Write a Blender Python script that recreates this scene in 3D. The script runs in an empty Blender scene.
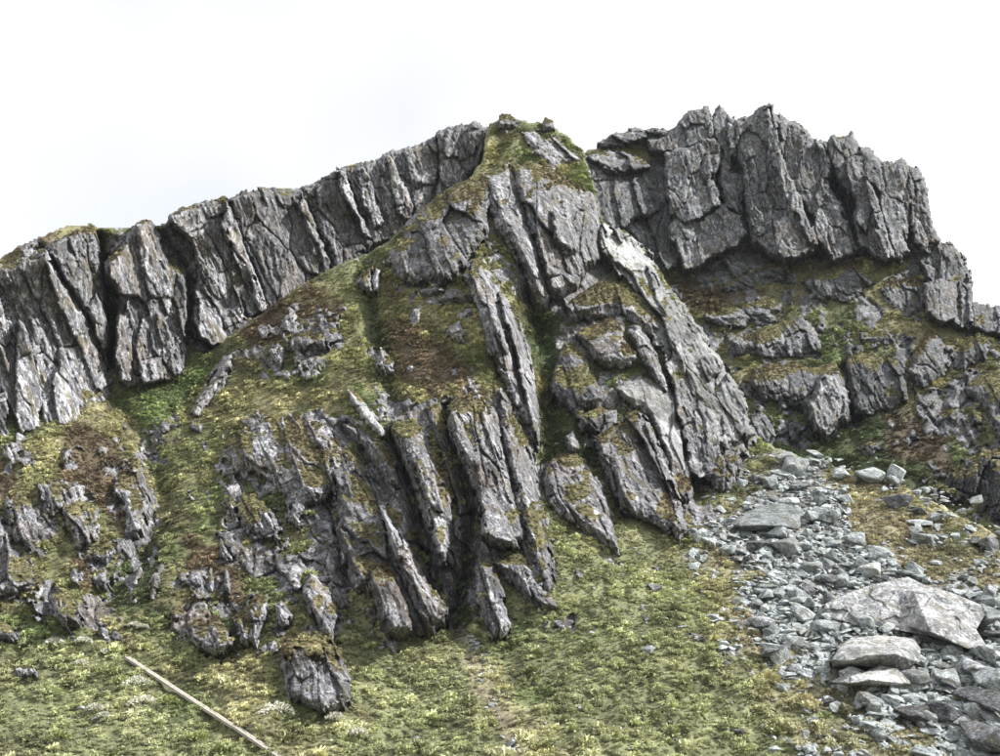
import bpy, bmesh, math, random
import numpy as np
from mathutils import Vector, Matrix
R = math.radians
random.seed(5); rng = np.random.default_rng(5)
scn = bpy.context.scene
C = scn.collection

# ------------------------------------------------------------------ camera
HFOV, PITCH = R(50), R(17)
cam_d = bpy.data.cameras.new('camera'); cam = bpy.data.objects.new('camera', cam_d); C.objects.link(cam)
cam_d.sensor_fit = 'HORIZONTAL'; cam_d.angle = HFOV; cam_d.clip_end = 6000
cam.location = (0, 0, 0); cam.rotation_euler = (R(90) + PITCH, 0, 0)
scn.camera = cam
scn.render.resolution_x, scn.render.resolution_y = 1024, 774

# ------------------------------------------------------------------ sky, sun, exposure
SUN = Vector((0.95, -0.1, 0.85)).normalized()
SUN_EL, SUN_AZ = math.asin(SUN.z), math.atan2(SUN.x, SUN.y)
w = bpy.data.worlds.new('World'); scn.world = w; w.use_nodes = True
nt = w.node_tree; nt.nodes.clear()
out = nt.nodes.new('ShaderNodeOutputWorld'); bg = nt.nodes.new('ShaderNodeBackground')
sky = nt.nodes.new('ShaderNodeTexSky'); sky.sky_type = 'NISHITA'; sky.sun_disc = False
sky.sun_elevation = SUN_EL; sky.sun_rotation = SUN_AZ; sky.air_density = 1.0; sky.dust_density = 2.0
tc = nt.nodes.new('ShaderNodeTexCoord'); cn = nt.nodes.new('ShaderNodeTexNoise')
cn.noise_dimensions = '4D'; cn.inputs['W'].default_value = 1.7; cn.inputs['Scale'].default_value = 1.1; cn.inputs['Detail'].default_value = 4
cr = nt.nodes.new('ShaderNodeValToRGB')
cr.color_ramp.elements[0].position = 0.38; cr.color_ramp.elements[0].color = (.7, .7, .7, 1)
cr.color_ramp.elements[1].position = 0.5; cr.color_ramp.elements[1].color = (1, 1, 1, 1)
mx = nt.nodes.new('ShaderNodeMix'); mx.data_type = 'RGBA'
mx.inputs['B'].default_value = (7.7, 7.75, 7.8, 1)          # bright thin cloud
nt.links.new(tc.outputs['Generated'], cn.inputs['Vector']); nt.links.new(cn.outputs['Fac'], cr.inputs['Fac'])
nt.links.new(cr.outputs['Color'], mx.inputs['Factor']); nt.links.new(sky.outputs['Color'], mx.inputs['A'])
nt.links.new(mx.outputs['Result'], bg.inputs['Color']); bg.inputs['Strength'].default_value = 0.09
nt.links.new(bg.outputs['Background'], out.inputs['Surface'])
sl = bpy.data.lights.new('sun', 'SUN'); sl.energy = 5.0; sl.angle = R(1.5); sl.color = (1, .97, .92)
so = bpy.data.objects.new('sun', sl); C.objects.link(so)
so.rotation_euler = (-SUN).to_track_quat('-Z', 'Y').to_euler()
scn.view_settings.view_transform = 'Standard'; scn.view_settings.look = 'None'
scn.view_settings.exposure = 0.78; scn.view_settings.gamma = 1.0

# ------------------------------------------------------------------ pixel <-> place
F = 500 / math.tan(HFOV / 2); CP, SP = math.cos(PITCH), math.sin(PITCH)
def ray(px, py):
    """direction whose horizontal forward component is 1 (photograph pixels, 1000 wide)"""
    a = (np.asarray(px, float) - 500) / F; b = (378 - np.asarray(py, float)) / F
    dy = CP - b * SP; dz = SP + b * CP
    return a / dy, dz / dy
def pos(px, py, Y):
    rx, rz = ray(px, py)
    return np.stack([rx * Y, Y + 0 * rx, rz * Y], -1)

# ------------------------------------------------------------------ noise
def h2(i, j, s):
    n = (i.astype(np.int64) * 374761393 + j.astype(np.int64) * 668265263 + s * 974711 + 1013904223) & 0xffffffff
    n = ((n ^ (n >> 13)) * 1274126177) & 0xffffffff
    n = ((n ^ (n >> 16)) * 2246822519) & 0xffffffff
    return ((n ^ (n >> 15)) & 0xffffff) / float(0xffffff)
def vnoise(x, y, s=0):
    i, j = np.floor(x), np.floor(y); u, v = x - i, y - j
    u = u*u*u*(u*(u*6-15)+10); v = v*v*v*(v*(v*6-15)+10)
    a = h2(i, j, s); b = h2(i+1, j, s); c = h2(i, j+1, s); d = h2(i+1, j+1, s)
    return (a*(1-u)+b*u)*(1-v)+(c*(1-u)+d*u)*v
def fbm(x, y, s=0, o=4, g=.5):
    t = 0; a = 1; n = 0
    for k in range(o):
        t = t + a * vnoise(x*2**k + 17.3*k, y*2**k - 9.1*k, s+k); n += a; a *= g
    return t / n - .5
def blocks(x, y, s=0, tl=1.):
    """jointed rock: every cell is a block with its own level and tilt; returns height, joint distance"""
    i0, j0 = np.floor(x), np.floor(y)
    d1 = np.full(x.shape, 9.); d2 = d1.copy(); hh = np.zeros(x.shape); rr = hh.copy()
    for di in (-1, 0, 1):
        for dj in (-1, 0, 1):
            i, j = i0+di, j0+dj
            cx = i + .12 + .76*h2(i, j, s); cy = j + .12 + .76*h2(i, j, s+1)
            ex, ey = x-cx, y-cy
            d = np.maximum(abs(ex), abs(ey))*.6 + np.hypot(ex, ey)*.4
            hv = (h2(i, j, s+2)-.5) + tl*((h2(i, j, s+3)-.62)*1.1*ex + (h2(i, j, s+4)-.5)*.7*ey)
            n = d < d1
            d2 = np.where(n, d1, np.minimum(d2, d)); hh = np.where(n, hv, hh); rr = np.where(n, h2(i, j, s+5), rr); d1 = np.where(n, d, d1)
    return hh, d2-d1, rr
def sstep(a, b, x):
    t = np.clip((x-a)/(b-a), 0, 1); return t*t*(3-2*t)

def sdf(poly, X, Y):
    """distance to an outline, positive inside"""
    P = np.array(poly, float); Q = np.roll(P, -1, 0)
    best = np.full(X.shape, 1e9); ins = np.zeros(X.shape, bool)
    for (ax, ay), (bx, by) in zip(P, Q):
        vx, vy = bx-ax, by-ay; wx, wy = X-ax, Y-ay
        t = np.clip((wx*vx+wy*vy)/(vx*vx+vy*vy+1e-9), 0, 1)
        best = np.minimum(best, (wx-t*vx)**2+(wy-t*vy)**2)
        if by != ay:
            ins ^= ((ay > Y) != (by > Y)) & (X < (bx-ax)*(Y-ay)/(by-ay)+ax)
    return np.where(ins, 1, -1)*np.sqrt(best)
def linedist(line, X, Y):
    best = np.full(X.shape, 1e9)
    for (ax, ay), (bx, by) in zip(line[:-1], line[1:]):
        vx, vy = bx-ax, by-ay; wx, wy = X-ax, Y-ay
        t = np.clip((wx*vx+wy*vy)/(vx*vx+vy*vy+1e-9), 0, 1)
        best = np.minimum(best, (wx-t*vx)**2+(wy-t*vy)**2)
    return np.sqrt(best)

# ------------------------------------------------------------------ the mountain's three big surfaces (pixel -> horizontal distance, metres)
class Surface:
    def __init__(self, pts):
        P = np.array(pts, float); self.P = P[:, :2]/100; n = len(P)
        K = self.k(np.linalg.norm(self.P[:, None]-self.P[None], axis=2)) + np.eye(n)*.02
        A = np.zeros((n+3, n+3)); A[:n, :n] = K; A[:n, n] = 1; A[:n, n+1:] = self.P
        A[n:, :n] = A[:n, n:].T
        self.c = np.linalg.solve(A, np.r_[P[:, 2], 0, 0, 0])
        gx, gy = np.meshgrid(np.arange(-160, 1170, 6.), np.arange(60, 900, 6.))
        q = np.stack([gx.ravel(), gy.ravel()], 1)/100
        v = self.k(np.linalg.norm(q[:, None]-self.P[None], axis=2)) @ self.c[:n] + self.c[n] + q @ self.c[n+1:]
        self.g = v.reshape(gx.shape)
    def k(self, r): return r*r*np.log(r+1e-9)
    def __call__(self, px, py):
        x = np.clip((np.asarray(px, float)+160)/6, 0, self.g.shape[1]-1.001); y = np.clip((np.asarray(py, float)-60)/6, 0, self.g.shape[0]-1.001)
        i = x.astype(int); j = y.astype(int); u = x-i; v = y-j; g = self.g
        return (g[j, i]*(1-u)+g[j, i+1]*u)*(1-v)+(g[j+1, i]*(1-u)+g[j+1, i+1]*u)*v
S1 = Surface([(-90,830,54),(250,830,54),(500,830,54),(750,830,54),(1090,830,54),(0,756,60),(250,756,60),(500,756,60),(750,756,60),(1000,756,60),
 (-90,640,72),(0,640,72),(100,640,72),(200,640,72),(320,700,65),(450,640,73),(600,640,71),(800,640,71),(1000,640,71),(1090,640,71),
 (-90,540,82),(0,540,82),(100,540,82),(60,440,91),(140,470,93),(110,390,102),(190,370,108),(250,325,109),(200,450,94),(-90,440,90),
 (330,560,79),(330,420,93),(330,300,108),(420,560,79.5),(420,450,88),(400,300,106),(400,240,114),(470,330,99),(470,450,88),(500,540,81.5),(510,330,99),(540,600,77),
 (550,480,91),(545,420,99),(530,330,112),(560,330,113.5),(600,290,119),(470,190,121),(510,130,133),(550,140,134),(560,230,121),(520,260,113),(590,220,124),
 (620,240,128),(640,300,118),(600,380,106),(680,400,108),(700,470,103),(640,540,86.5),(620,470,95),(740,440,108),
 (720,520,91),(780,470,103),(850,480,101),(950,520,92),(1000,545,87),(1090,575,83),(850,560,83),(950,600,77),(260,500,86),(250,430,94)])
S2 = Surface([(-90,300,97),(0,265,97),(50,235,99),(100,228,106),(160,222,112),(200,203,114),(300,185,126),(400,150,135),(500,122,140),(560,130,143),(0,440,93),(-90,460,89),
 (60,430,96),(110,390,104),(180,370,111),(260,320,119),(330,290,125),(400,240,131),(480,180,137),(300,420,114),(0,500,89),(500,300,126)])
S3 = Surface([(690,270,151),(800,270,147),(900,270,145),(960,300,142),(1000,320,138),(700,330,139),(800,330,137),(900,330,135),(820,440,120),(760,430,119),(950,400,122),
 (1000,400,118),(900,460,112),(1000,500,103),(950,500,106),(1090,560,95),(600,200,153),(650,150,163),(800,200,154),(700,150,161),(560,300,148),(600,450,125),(750,600,100),(1000,600,88),
 (1090,360,133),(560,160,158),(930,210,152),(930,160,157),(800,130,160)])
SURF = {1: S1, 2: S2, 3: S3}
# gullies cut into the surfaces: line, half width (px), depth (m)
GULLY = {1: [([(395,438),(408,470),(417,510),(428,560),(436,590)], 9, 3.2), ([(448,410),(455,450),(466,480),(474,520),(470,560),(458,600),(455,628)], 9, 3.0),
  ([(345,430),(368,462),(386,500)], 8, 1.5), ([(528,300),(540,350),(550,420),(547,470)], 13, 2.5), ([(335,500),(350,560),(346,610)], 11, 1.5),
  ([(365,262),(374,330),(394,400)], 10, 1.3), ([(112,395),(150,455),(165,500),(140,560),(105,600)], 14, 1.8), ([(590,455),(600,480),(620,515)], 9, 2),
  ([(500,140),(485,180),(480,230)], 8, 1.0), ([(690,480),(700,500)], 8, 2)],
 2: [([(96,240),(104,290),(110,340),(114,385)], 9, 4), ([(160,235),(190,290),(188,330)], 8, 2)],
 3: [([(828,155),(842,200),(866,250)], 8, 5), ([(850,370),(852,420)], 9, 3), ([(660,215),(690,262)], 14, 3)]}
def ground(k, px, py):
    Y = SURF[k](px, py)
    for line, wd, dp in GULLY[k]:
        Y = Y + dp*1.4*np.exp(-(linedist(line, np.asarray(px, float), np.asarray(py, float))/wd)**2)
    a, b = (np.asarray(px, float)-500)/F*100, (378-np.asarray(py, float))/F*100
    Y = Y - (fbm(a/7, b/5, 40+k, 5)*2.6 + fbm(a/1.4, b/.8, 60+k, 3)*.8*(1 if k < 3 else 1.8))
    return Y

# ------------------------------------------------------------------ materials
def newmat(name):
    m = bpy.data.materials.new(name); m.use_nodes = True; t = m.node_tree; t.nodes.clear()
    o = t.nodes.new('ShaderNodeOutputMaterial'); b = t.nodes.new('ShaderNodeBsdfPrincipled')
    t.links.new(b.outputs[0], o.inputs[0]); b.inputs['Specular IOR Level'].default_value = .25
    return m, t, b
def N(t, kind, **kw):
    n = t.nodes.new(kind)
    for k, v in kw.items():
        if k in n.inputs: n.inputs[k].default_value = v
        else: setattr(n, k, v)
    return n
def noise(t, vec, scale, detail=5, rough=.6):
    n = N(t, 'ShaderNodeTexNoise', Scale=scale, Detail=detail, Roughness=rough); t.links.new(vec, n.inputs['Vector']); return n.outputs['Fac']
def ramp(t, fac, stops):
    r = t.nodes.new('ShaderNodeValToRGB'); e = r.color_ramp.elements
    while len(e) < len(stops): e.new(.5)
    for k, (p, c) in zip(e, stops):
        k.position = p; k.color = (*c, 1) if len(c) == 3 else c
    t.links.new(fac, r.inputs['Fac']); return r.outputs['Color']
def mixc(t, fac, a, b, mode='MIX'):
    m = N(t, 'ShaderNodeMix', data_type='RGBA', blend_type=mode)
    for sock, v in (('Factor', fac), ('A', a), ('B', b)):
        s = [i for i in m.inputs if i.name == sock and i.enabled][0]
        if isinstance(v, (float, int)): s.default_value = v
        elif isinstance(v, tuple): s.default_value = (*v, 1)
        else: t.links.new(v, s)
    return [o for o in m.outputs if o.enabled][0]
def g3(v): return (v, v, v)

def rock_material(name, lean, cols, scale=1., veg=True, moss=(.11, .1, .05), gcol=False):
    """jointed metamorphic rock; streaks follow the dip of the beds"""
    m, t, b = newmat(name)
    tcn = N(t, 'ShaderNodeNewGeometry'); P = tcn.outputs['Position']
    mp = N(t, 'ShaderNodeMapping'); mp.vector_type = 'TEXTURE'
    mp.inputs['Rotation'].default_value = (0, -lean, 0); mp.inputs['Scale'].default_value = (1, 1, 3.2)
    t.links.new(P, mp.inputs['Vector'])
    streak = noise(t, mp.outputs[0], 1.3*scale, 7, .68); fine = noise(t, mp.outputs[0], 6*scale, 4, .7)
    blot = noise(t, P, .45*scale, 6, .65); speck = noise(t, P, 5*scale, 5, .85); hue = noise(t, P, .22*scale, 4, .6)
    ma = N(t, 'ShaderNodeMath', operation='MULTIPLY_ADD'); ma.inputs[1].default_value = .42; t.links.new(streak, ma.inputs[0]); 
    mb = N(t, 'ShaderNodeMath', operation='MULTIPLY'); mb.inputs[1].default_value = .26; t.links.new(fine, mb.inputs[0]); t.links.new(mb.outputs[0], ma.inputs[2])
    mc = N(t, 'ShaderNodeMath', operation='MULTIPLY_ADD'); mc.inputs[1].default_value = .32; t.links.new(speck, mc.inputs[0]); t.links.new(ma.outputs[0], mc.inputs[2])
    base = ramp(t, mc.outputs[0], [(.435, cols[0]), (.475, cols[1]), (.52, cols[2]), (.57, cols[3])])
    base = mixc(t, ramp(t, blot, [(.5, g3(0)), (.62, g3(.8))]), base, cols[4])            # dark algae
    base = mixc(t, ramp(t, hue, [(.53, g3(0)), (.68, g3(.5))]), base, cols[5])             # brown weathering
    base = mixc(t, ramp(t, noise(t, mp.outputs[0], .8*scale, 6, .7), [(.53, g3(0)), (.6, g3(.85))]), base, cols[7])  # dry moss in streaks
    lich = noise(t, mp.outputs[0], 3.0*scale, 5, .75)
    base = mixc(t, ramp(t, lich, [(.55, g3(0)), (.63, g3(.75))]), base, cols[6])               # pale lichen
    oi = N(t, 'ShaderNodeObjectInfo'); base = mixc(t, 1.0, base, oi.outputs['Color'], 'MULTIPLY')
    if veg:
        tn = N(t, 'ShaderNodeAttribute', attribute_name='tone'); tg = N(t, 'ShaderNodeCombineColor')
        for q in range(3): t.links.new(tn.outputs['Fac'], tg.inputs[q])
        base = mixc(t, 1.0, base, tg.outputs[0], 'MULTIPLY')
        at = N(t, 'ShaderNodeAttribute', attribute_name='veg')
        if gcol:
            ga = N(t, 'ShaderNodeAttribute', attribute_name='gcol')
            vc = mixc(t, 1.0, ga.outputs['Color'], ramp(t, noise(t, P, 3.2, 6, .75), [(.32, g3(.3)), (.5, g3(.7)), (.68, g3(1.1))]), 'MULTIPLY')
        else: vc = ramp(t, noise(t, P, 1.6, 5, .7), [(.35, (.04, .038, .02)), (.5, moss), (.66, (.22, .19, .1))])
        base = mixc(t, ramp(t, at.outputs['Fac'], [(.45, g3(0)), (.55, g3(1))]), base, vc)
    t.links.new(base, b.inputs['Base Color']); b.inputs['Roughness'].default_value = .85
    bp = N(t, 'ShaderNodeBump', Strength=1.0, Distance=.3); t.links.new(mc.outputs[0], bp.inputs['Height']); t.links.new(bp.outputs[0], b.inputs['Normal'])
    return m
GREY = [(.04,.041,.049), (.105,.107,.12), (.205,.207,.228), (.44,.445,.47), (.062,.062,.07), (.14,.1,.072), (.5,.5,.52), (.105,.09,.056)]
DARK = [(.028,.031,.038), (.068,.074,.086), (.135,.143,.158), (.31,.32,.345), (.05,.052,.058), (.12,.09,.07), (.4,.4,.41), (.075,.07,.05)]
PALE = [(.1,.108,.115), (.2,.212,.22), (.32,.333,.345), (.5,.51,.525), (.115,.122,.128), (.2,.185,.17), (.55,.55,.56), (.15,.145,.12)]
MR = {'grey': rock_material('grey_rock', .38, GREY), 'dark': rock_material('dark_rock', .25, DARK), 'pale': rock_material('pale_rock', .45, PALE, moss=(.13,.12,.05)),
      'stone': rock_material('scree_stone', .9, PALE, 1.6, veg=False), 'dstone': rock_material('dark_stone', .9, GREY, 2.0, veg=False)}
M_TURF = {1: rock_material('turf_and_rock', .38, GREY, gcol=True), 2: rock_material('ridge_turf_and_rock', .3, GREY, gcol=True), 3: rock_material('far_turf_and_rock', .25, DARK, gcol=True)}
def leaf_material():
    m, t, b = newmat('tussock_leaf')
    a = N(t, 'ShaderNodeAttribute', attribute_name='tint', attribute_type='INSTANCER')
    P = N(t, 'ShaderNodeNewGeometry')
    c = mixc(t, 1.0, a.outputs['Color'], ramp(t, P.outputs['Random Per Island'], [(0, g3(.72)), (1, g3(1.25))]), 'MULTIPLY')
    t.links.new(c, b.inputs['Base Color']); b.inputs['Roughness'].default_value = .7
    return m
M_LEAF = leaf_material()
def plain(name, col, var=.25, scale=4, rough=.85):
    m, t, b = newmat(name)
    P = N(t, 'ShaderNodeNewGeometry').outputs['Position']
    c = ramp(t, noise(t, P, scale, 6, .7), [(.3, tuple(x*(1-var) for x in col)), (.7, tuple(x*(1+var) for x in col))])
    t.links.new(c, b.inputs['Base Color']); b.inputs['Roughness'].default_value = rough
    return m

# ------------------------------------------------------------------ object helpers
def tag(o, label=None, cat=None, group=None, kind=None):
    for k, v in (('label', label), ('category', cat), ('group', group), ('kind', kind)):
        if v: o[k] = v
    return o
def link(name, me, mat=None, parent=None):
    o = bpy.data.objects.new(name, me); C.objects.link(o)
    if mat and not me.materials: me.materials.append(mat)
    if parent: o.parent = parent; o.matrix_parent_inverse = Matrix.Translation(-parent.location)
    return o
def grid_mesh(name, Pm, mask, attrs):
    H, W = mask.shape
    f = mask[:-1, :-1] & mask[1:, :-1] & mask[:-1, 1:] & mask[1:, 1:]
    used = np.zeros_like(mask)
    used[:-1, :-1] |= f; used[1:, :-1] |= f; used[:-1, 1:] |= f; used[1:, 1:] |= f
    idx = np.full(mask.shape, -1); idx[used] = np.arange(used.sum())
    j, i = np.nonzero(f)
    q = np.stack([idx[j, i], idx[j+1, i], idx[j+1, i+1], idx[j, i+1]], 1)
    v = Pm[used]; ctr = v.mean(0)
    me = bpy.data.meshes.new(name)
    me.vertices.add(len(v)); me.vertices.foreach_set('co', v.astype(np.float32).ravel())
    me.loops.add(q.size); me.loops.foreach_set('vertex_index', q.astype(np.int32).ravel())
    me.polygons.add(len(q)); me.polygons.foreach_set('loop_start', np.arange(0, q.size, 4, dtype=np.int32))
    me.update(calc_edges=True)
    for k, a in attrs.items():
        if a.ndim == 2:
            me.attributes.new(k, 'FLOAT', 'POINT').data.foreach_set('value', a[used].astype(np.float32))
        else:
            c = np.c_[a[used], np.ones(len(v))]
            me.attributes.new(k, 'FLOAT_COLOR', 'POINT').data.foreach_set('color', c.astype(np.float32).ravel())
    return me, v, q
def normals(Pm):
    n = np.cross(np.gradient(Pm, axis=1), -np.gradient(Pm, axis=0)); n /= np.linalg.norm(n, axis=2, keepdims=True)+1e-9
    return n
TUFTS = []          # (position, normal, colour, size) arrays collected from all vegetated surfaces

# ------------------------------------------------------------------ colour of the plant cover
OLIVE, STRAW, GREEN, BROWN, DKGRN, LUSH, SOIL, GRAVEL = map(np.array, [(.215,.222,.112), (.36,.335,.19), (.125,.175,.066), (.12,.085,.06), (.065,.092,.04), (.262,.277,.148), (.34,.295,.215), (.25,.24,.215)])
ZONES = {1: [
 (BROWN, [(60,425),(85,420),(110,440),(125,465),(128,500),(125,520),(100,510),(70,500),(65,470)], 5), (BROWN, [(235,330),(260,305),(310,285),(335,300),(330,335),(290,335),(260,350)], 9),
 (BROWN, [(380,305),(410,310),(430,330),(470,370),(480,390),(440,395),(400,380),(375,345)], 10), (BROWN, [(185,540),(230,545),(250,570),(235,610),(200,600),(180,560)], 8),
 (BROWN, [(70,560),(95,550),(100,580),(80,590)], 6), (BROWN, [(0,465),(12,460),(15,490),(0,500)], 5), (BROWN, [(500,160),(540,165),(590,195),(595,215),(560,190),(520,180)], 6),
 (GREEN, [(112,400),(130,380),(190,378),(215,350),(225,358),(195,400),(160,440),(165,480),(150,465),(130,420)], 6), (DKGRN, [(525,310),(565,315),(570,400),(592,455),(548,475),(545,400)], 8),
 (DKGRN, [(440,565),(470,550),(475,630),(450,635)], 6), (GREEN, [(270,360),(320,365),(330,395),(280,395)], 9), (DKGRN, [(360,270),(380,300),(392,360),(400,420),(385,400),(368,340)], 6),
 (STRAW, [(220,385),(340,390),(340,415),(230,420)], 12), (STRAW, [(520,140),(560,160),(600,220),(580,200),(540,170)], 5), (DKGRN, [(95,560),(150,560),(180,620),(150,640),(110,600)], 14),
 (LUSH, [(545,530),(700,545),(740,650),(800,740),(760,790),(560,790),(520,640)], 25), (LUSH, [(350,640),(520,640),(560,790),(340,790)], 20), (LUSH, [(0,650),(120,650),(250,760),(250,800),(-20,800)], 25),
 (STRAW, [(130,452),(148,455),(168,500),(160,525),(148,505)], 4), (STRAW, [(475,640),(520,700),(560,756),(500,790),(490,700)], 14), (STRAW, [(740,575),(770,590),(760,625),(725,620)], 10),
 (STRAW, [(850,470),(920,490),(1000,535),(1000,550),(930,525),(860,490)], 5), (STRAW, [(290,632),(320,630),(340,648),(300,645)], 4), (GREEN, [(760,455),(800,450),(860,470),(830,480),(770,462)], 6)],
 2: [(DKGRN, [(94,235),(104,235),(118,330),(118,390),(106,380),(100,300)], 5), (STRAW, [(150,220),(175,260),(190,340),(182,345),(170,280)], 5), (STRAW, [(0,250),(60,226),(60,240),(0,268)], 5), (BROWN, [(10,245),(60,232),(50,245),(0,262)], 4)],
 3: [(BROWN, [(655,270),(720,280),(800,300),(780,312),(680,322)], 8), (BROWN, [(890,400),(965,430),(940,480),(870,465)], 10), (DKGRN*1.25, [(755,435),(800,455),(870,440),(935,480),(880,490),(790,470)], 8),
  (STRAW, [(575,150),(660,140),(668,165),(600,170)], 5), (STRAW, [(860,255),(900,260),(930,280),(880,280)], 6), (STRAW, [(890,330),(1000,330),(1000,360),(880,400)], 12), (DKGRN, [(840,420),(900,405),(880,440),(850,450)], 6)]}
TALUS = [(693,530),(705,515),(740,480),(752,462),(775,460),(810,468),(850,476),(880,490),(920,510),(960,532),(1010,552),(1100,580),(1100,830),(850,790),(800,745),(830,715),(805,690),(770,665),(745,642),(742,610),(735,585),(715,570),(700,552)]
SPARSE = [([(850,485),(940,522),(1010,556),(1010,606),(960,595),(900,572),(855,560)], 1.9), ([(790,690),(850,688),(960,692),(975,705),(900,712),(960,745),(960,790),(790,790)], 1.7), ([(925,650),(985,655),(985,685),(930,680)], 1.4), ([(690,520),(735,575),(755,640),(720,640),(680,560)], 1.0)]
def talus(px, py):
    n3 = fbm(px/26, py/20, 95, 4); n2 = fbm(px/9, py/7, 96, 3)
    v = sdf(TALUS, px, py)/20 + n3*4.5 + n2*4.5
    for poly, w_ in SPARSE: v = v - w_*sstep(-14, 14, sdf(poly, px, py))*(1+n2)
    return np.where(sdf(TALUS, px, py) > -34, sstep(-.6, .9, np.minimum(v, 2.2 - 1.5*sum(w_*sstep(-14, 14, sdf(poly, px, py)) for poly, w_ in SPARSE) + n3*5)), 0)
def cover(k, px, py):
    a, b = px/10, py/7.5
    n1 = fbm(a/6, b/6, 80+k, 5); n2 = fbm(a/1.6, b/1.6, 90+k, 4); n3 = fbm(a/3, b/3, 95+k, 4)
    c = OLIVE[None, None] + 0*px[..., None]
    def mixin(c, col, m): return c*(1-m[..., None]) + col*m[..., None]
    c = mixin(c, STRAW, sstep(-.02, .17, n1)*.7); c = mixin(c, GREEN, sstep(.02, .2, -n1)*.75)
    c = mixin(c, BROWN, sstep(.06, .18, n3)*(.4 if k != 2 else .3)*(py < 620))
    for col, poly, fe in ZONES[k]:
        c = mixin(c, col, sstep(-.8, .9, sdf(poly, px, py)/fe + n3*3.5 + n2*3)*.85)
    t = np.zeros(px.shape)
    if k == 1:
        d = sdf(TALUS, px, py)
        t = talus(px, py)
        c = mixin(c, SOIL, sstep(-1.2, .6, d/14+n3*5)*.5); c = mixin(c, GRAVEL, t)
        p = sstep(12, 3, linedist([(462,628),(472,660),(482,690),(505,715),(520,770)], px, py) + n2*26); c = mixin(c, SOIL, p*.75); t = np.maximum(t, p*.72)
    c = c*(1 + n2[..., None]*.9)*(.8 if k == 3 else 1.) * (1 + fbm(px/40, py/22, 97, 3)[..., None]*.7)
    return np.clip(c, .012, .6), t

# ------------------------------------------------------------------ base sheets
EXPOSE = {1: (-.34, [([(335,420),(400,405),(450,390),(510,385),(548,450),(562,600),(450,645),(380,645),(330,600),(300,520)], .34), ([(385,235),(490,165),(600,200),(605,270),(560,315),(470,295),(400,290)], .42),
   ([(555,290),(640,240),(760,440),(740,495),(690,525),(600,480),(570,400)], .4), ([(-20,440),(160,440),(165,520),(120,640),(-20,640)], .3), ([(215,418),(345,413),(348,520),(300,580),(235,560)], .4),
   ([(130,560),(340,560),(345,645),(180,665)], .3), ([(255,325),(335,325),(335,375),(260,375)], .3), ([(500,128),(560,130),(600,190),(590,215),(540,160)], .2)]),
  2: (.42, [([(-90,240),(0,250),(60,225),(100,222),(170,215),(300,180),(300,188),(200,210),(165,232),(60,240),(0,270),(-90,300)], -.7), ([(94,235),(106,235),(120,330),(120,392),(108,380),(100,300)], -.45), ([(150,225),(172,250),(192,330),(184,345),(170,285)], -.4), ([(325,275),(375,235),(400,225),(400,245),(340,285)], -.5)]),
  3: (-.07, [([(560,165),(668,162),(700,130),(950,150),(960,250),(800,262),(690,275),(610,230)], .5), ([(655,272),(800,270),(800,312),(680,325)], -.06), ([(755,435),(800,450),(870,435),(935,475),(880,492),(780,470)], -.35), ([(575,148),(660,140),(668,160),(600,166)], -.4)])}
def exposed(k, px, py):
    b0, zs = EXPOSE[k]; b = np.full(px.shape, b0)
    for poly, w_ in zs: b = b + w_*sstep(-12 if k == 1 else -4, 8 if k == 1 else 4, sdf(poly, px, py))
    if k == 1: b = b - sstep(640, 665, py)*.3
    s_ = px*.92 + py*-.38; l_ = px*.38 + py*.92
    n = fbm(s_/22, l_/22, 140+k, 5)*1.15 + fbm(s_/5, l_/5, 150+k, 3)*.4
    X, Z = px*.09, -py*.09; wx = X + fbm(X/3, Z/3, 11, 3); wz = Z + fbm(X/3, Z/3, 12, 3); sa, ca = .37, .93
    _, _, r1 = blocks((wx*ca+wz*sa)/2.1, (wz*ca-wx*sa)/2.3, 400+k); _, _, r2 = blocks((wx*ca+wz*sa)/.8, (wz*ca-wx*sa)/.85, 410+k)
    return sstep(-.02, .02, b + n*.8 + (r1-.5)*.34 + (r2-.5)*.3)
BW = [(127,661),(180,696),(234,730),(294,770)]
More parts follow.
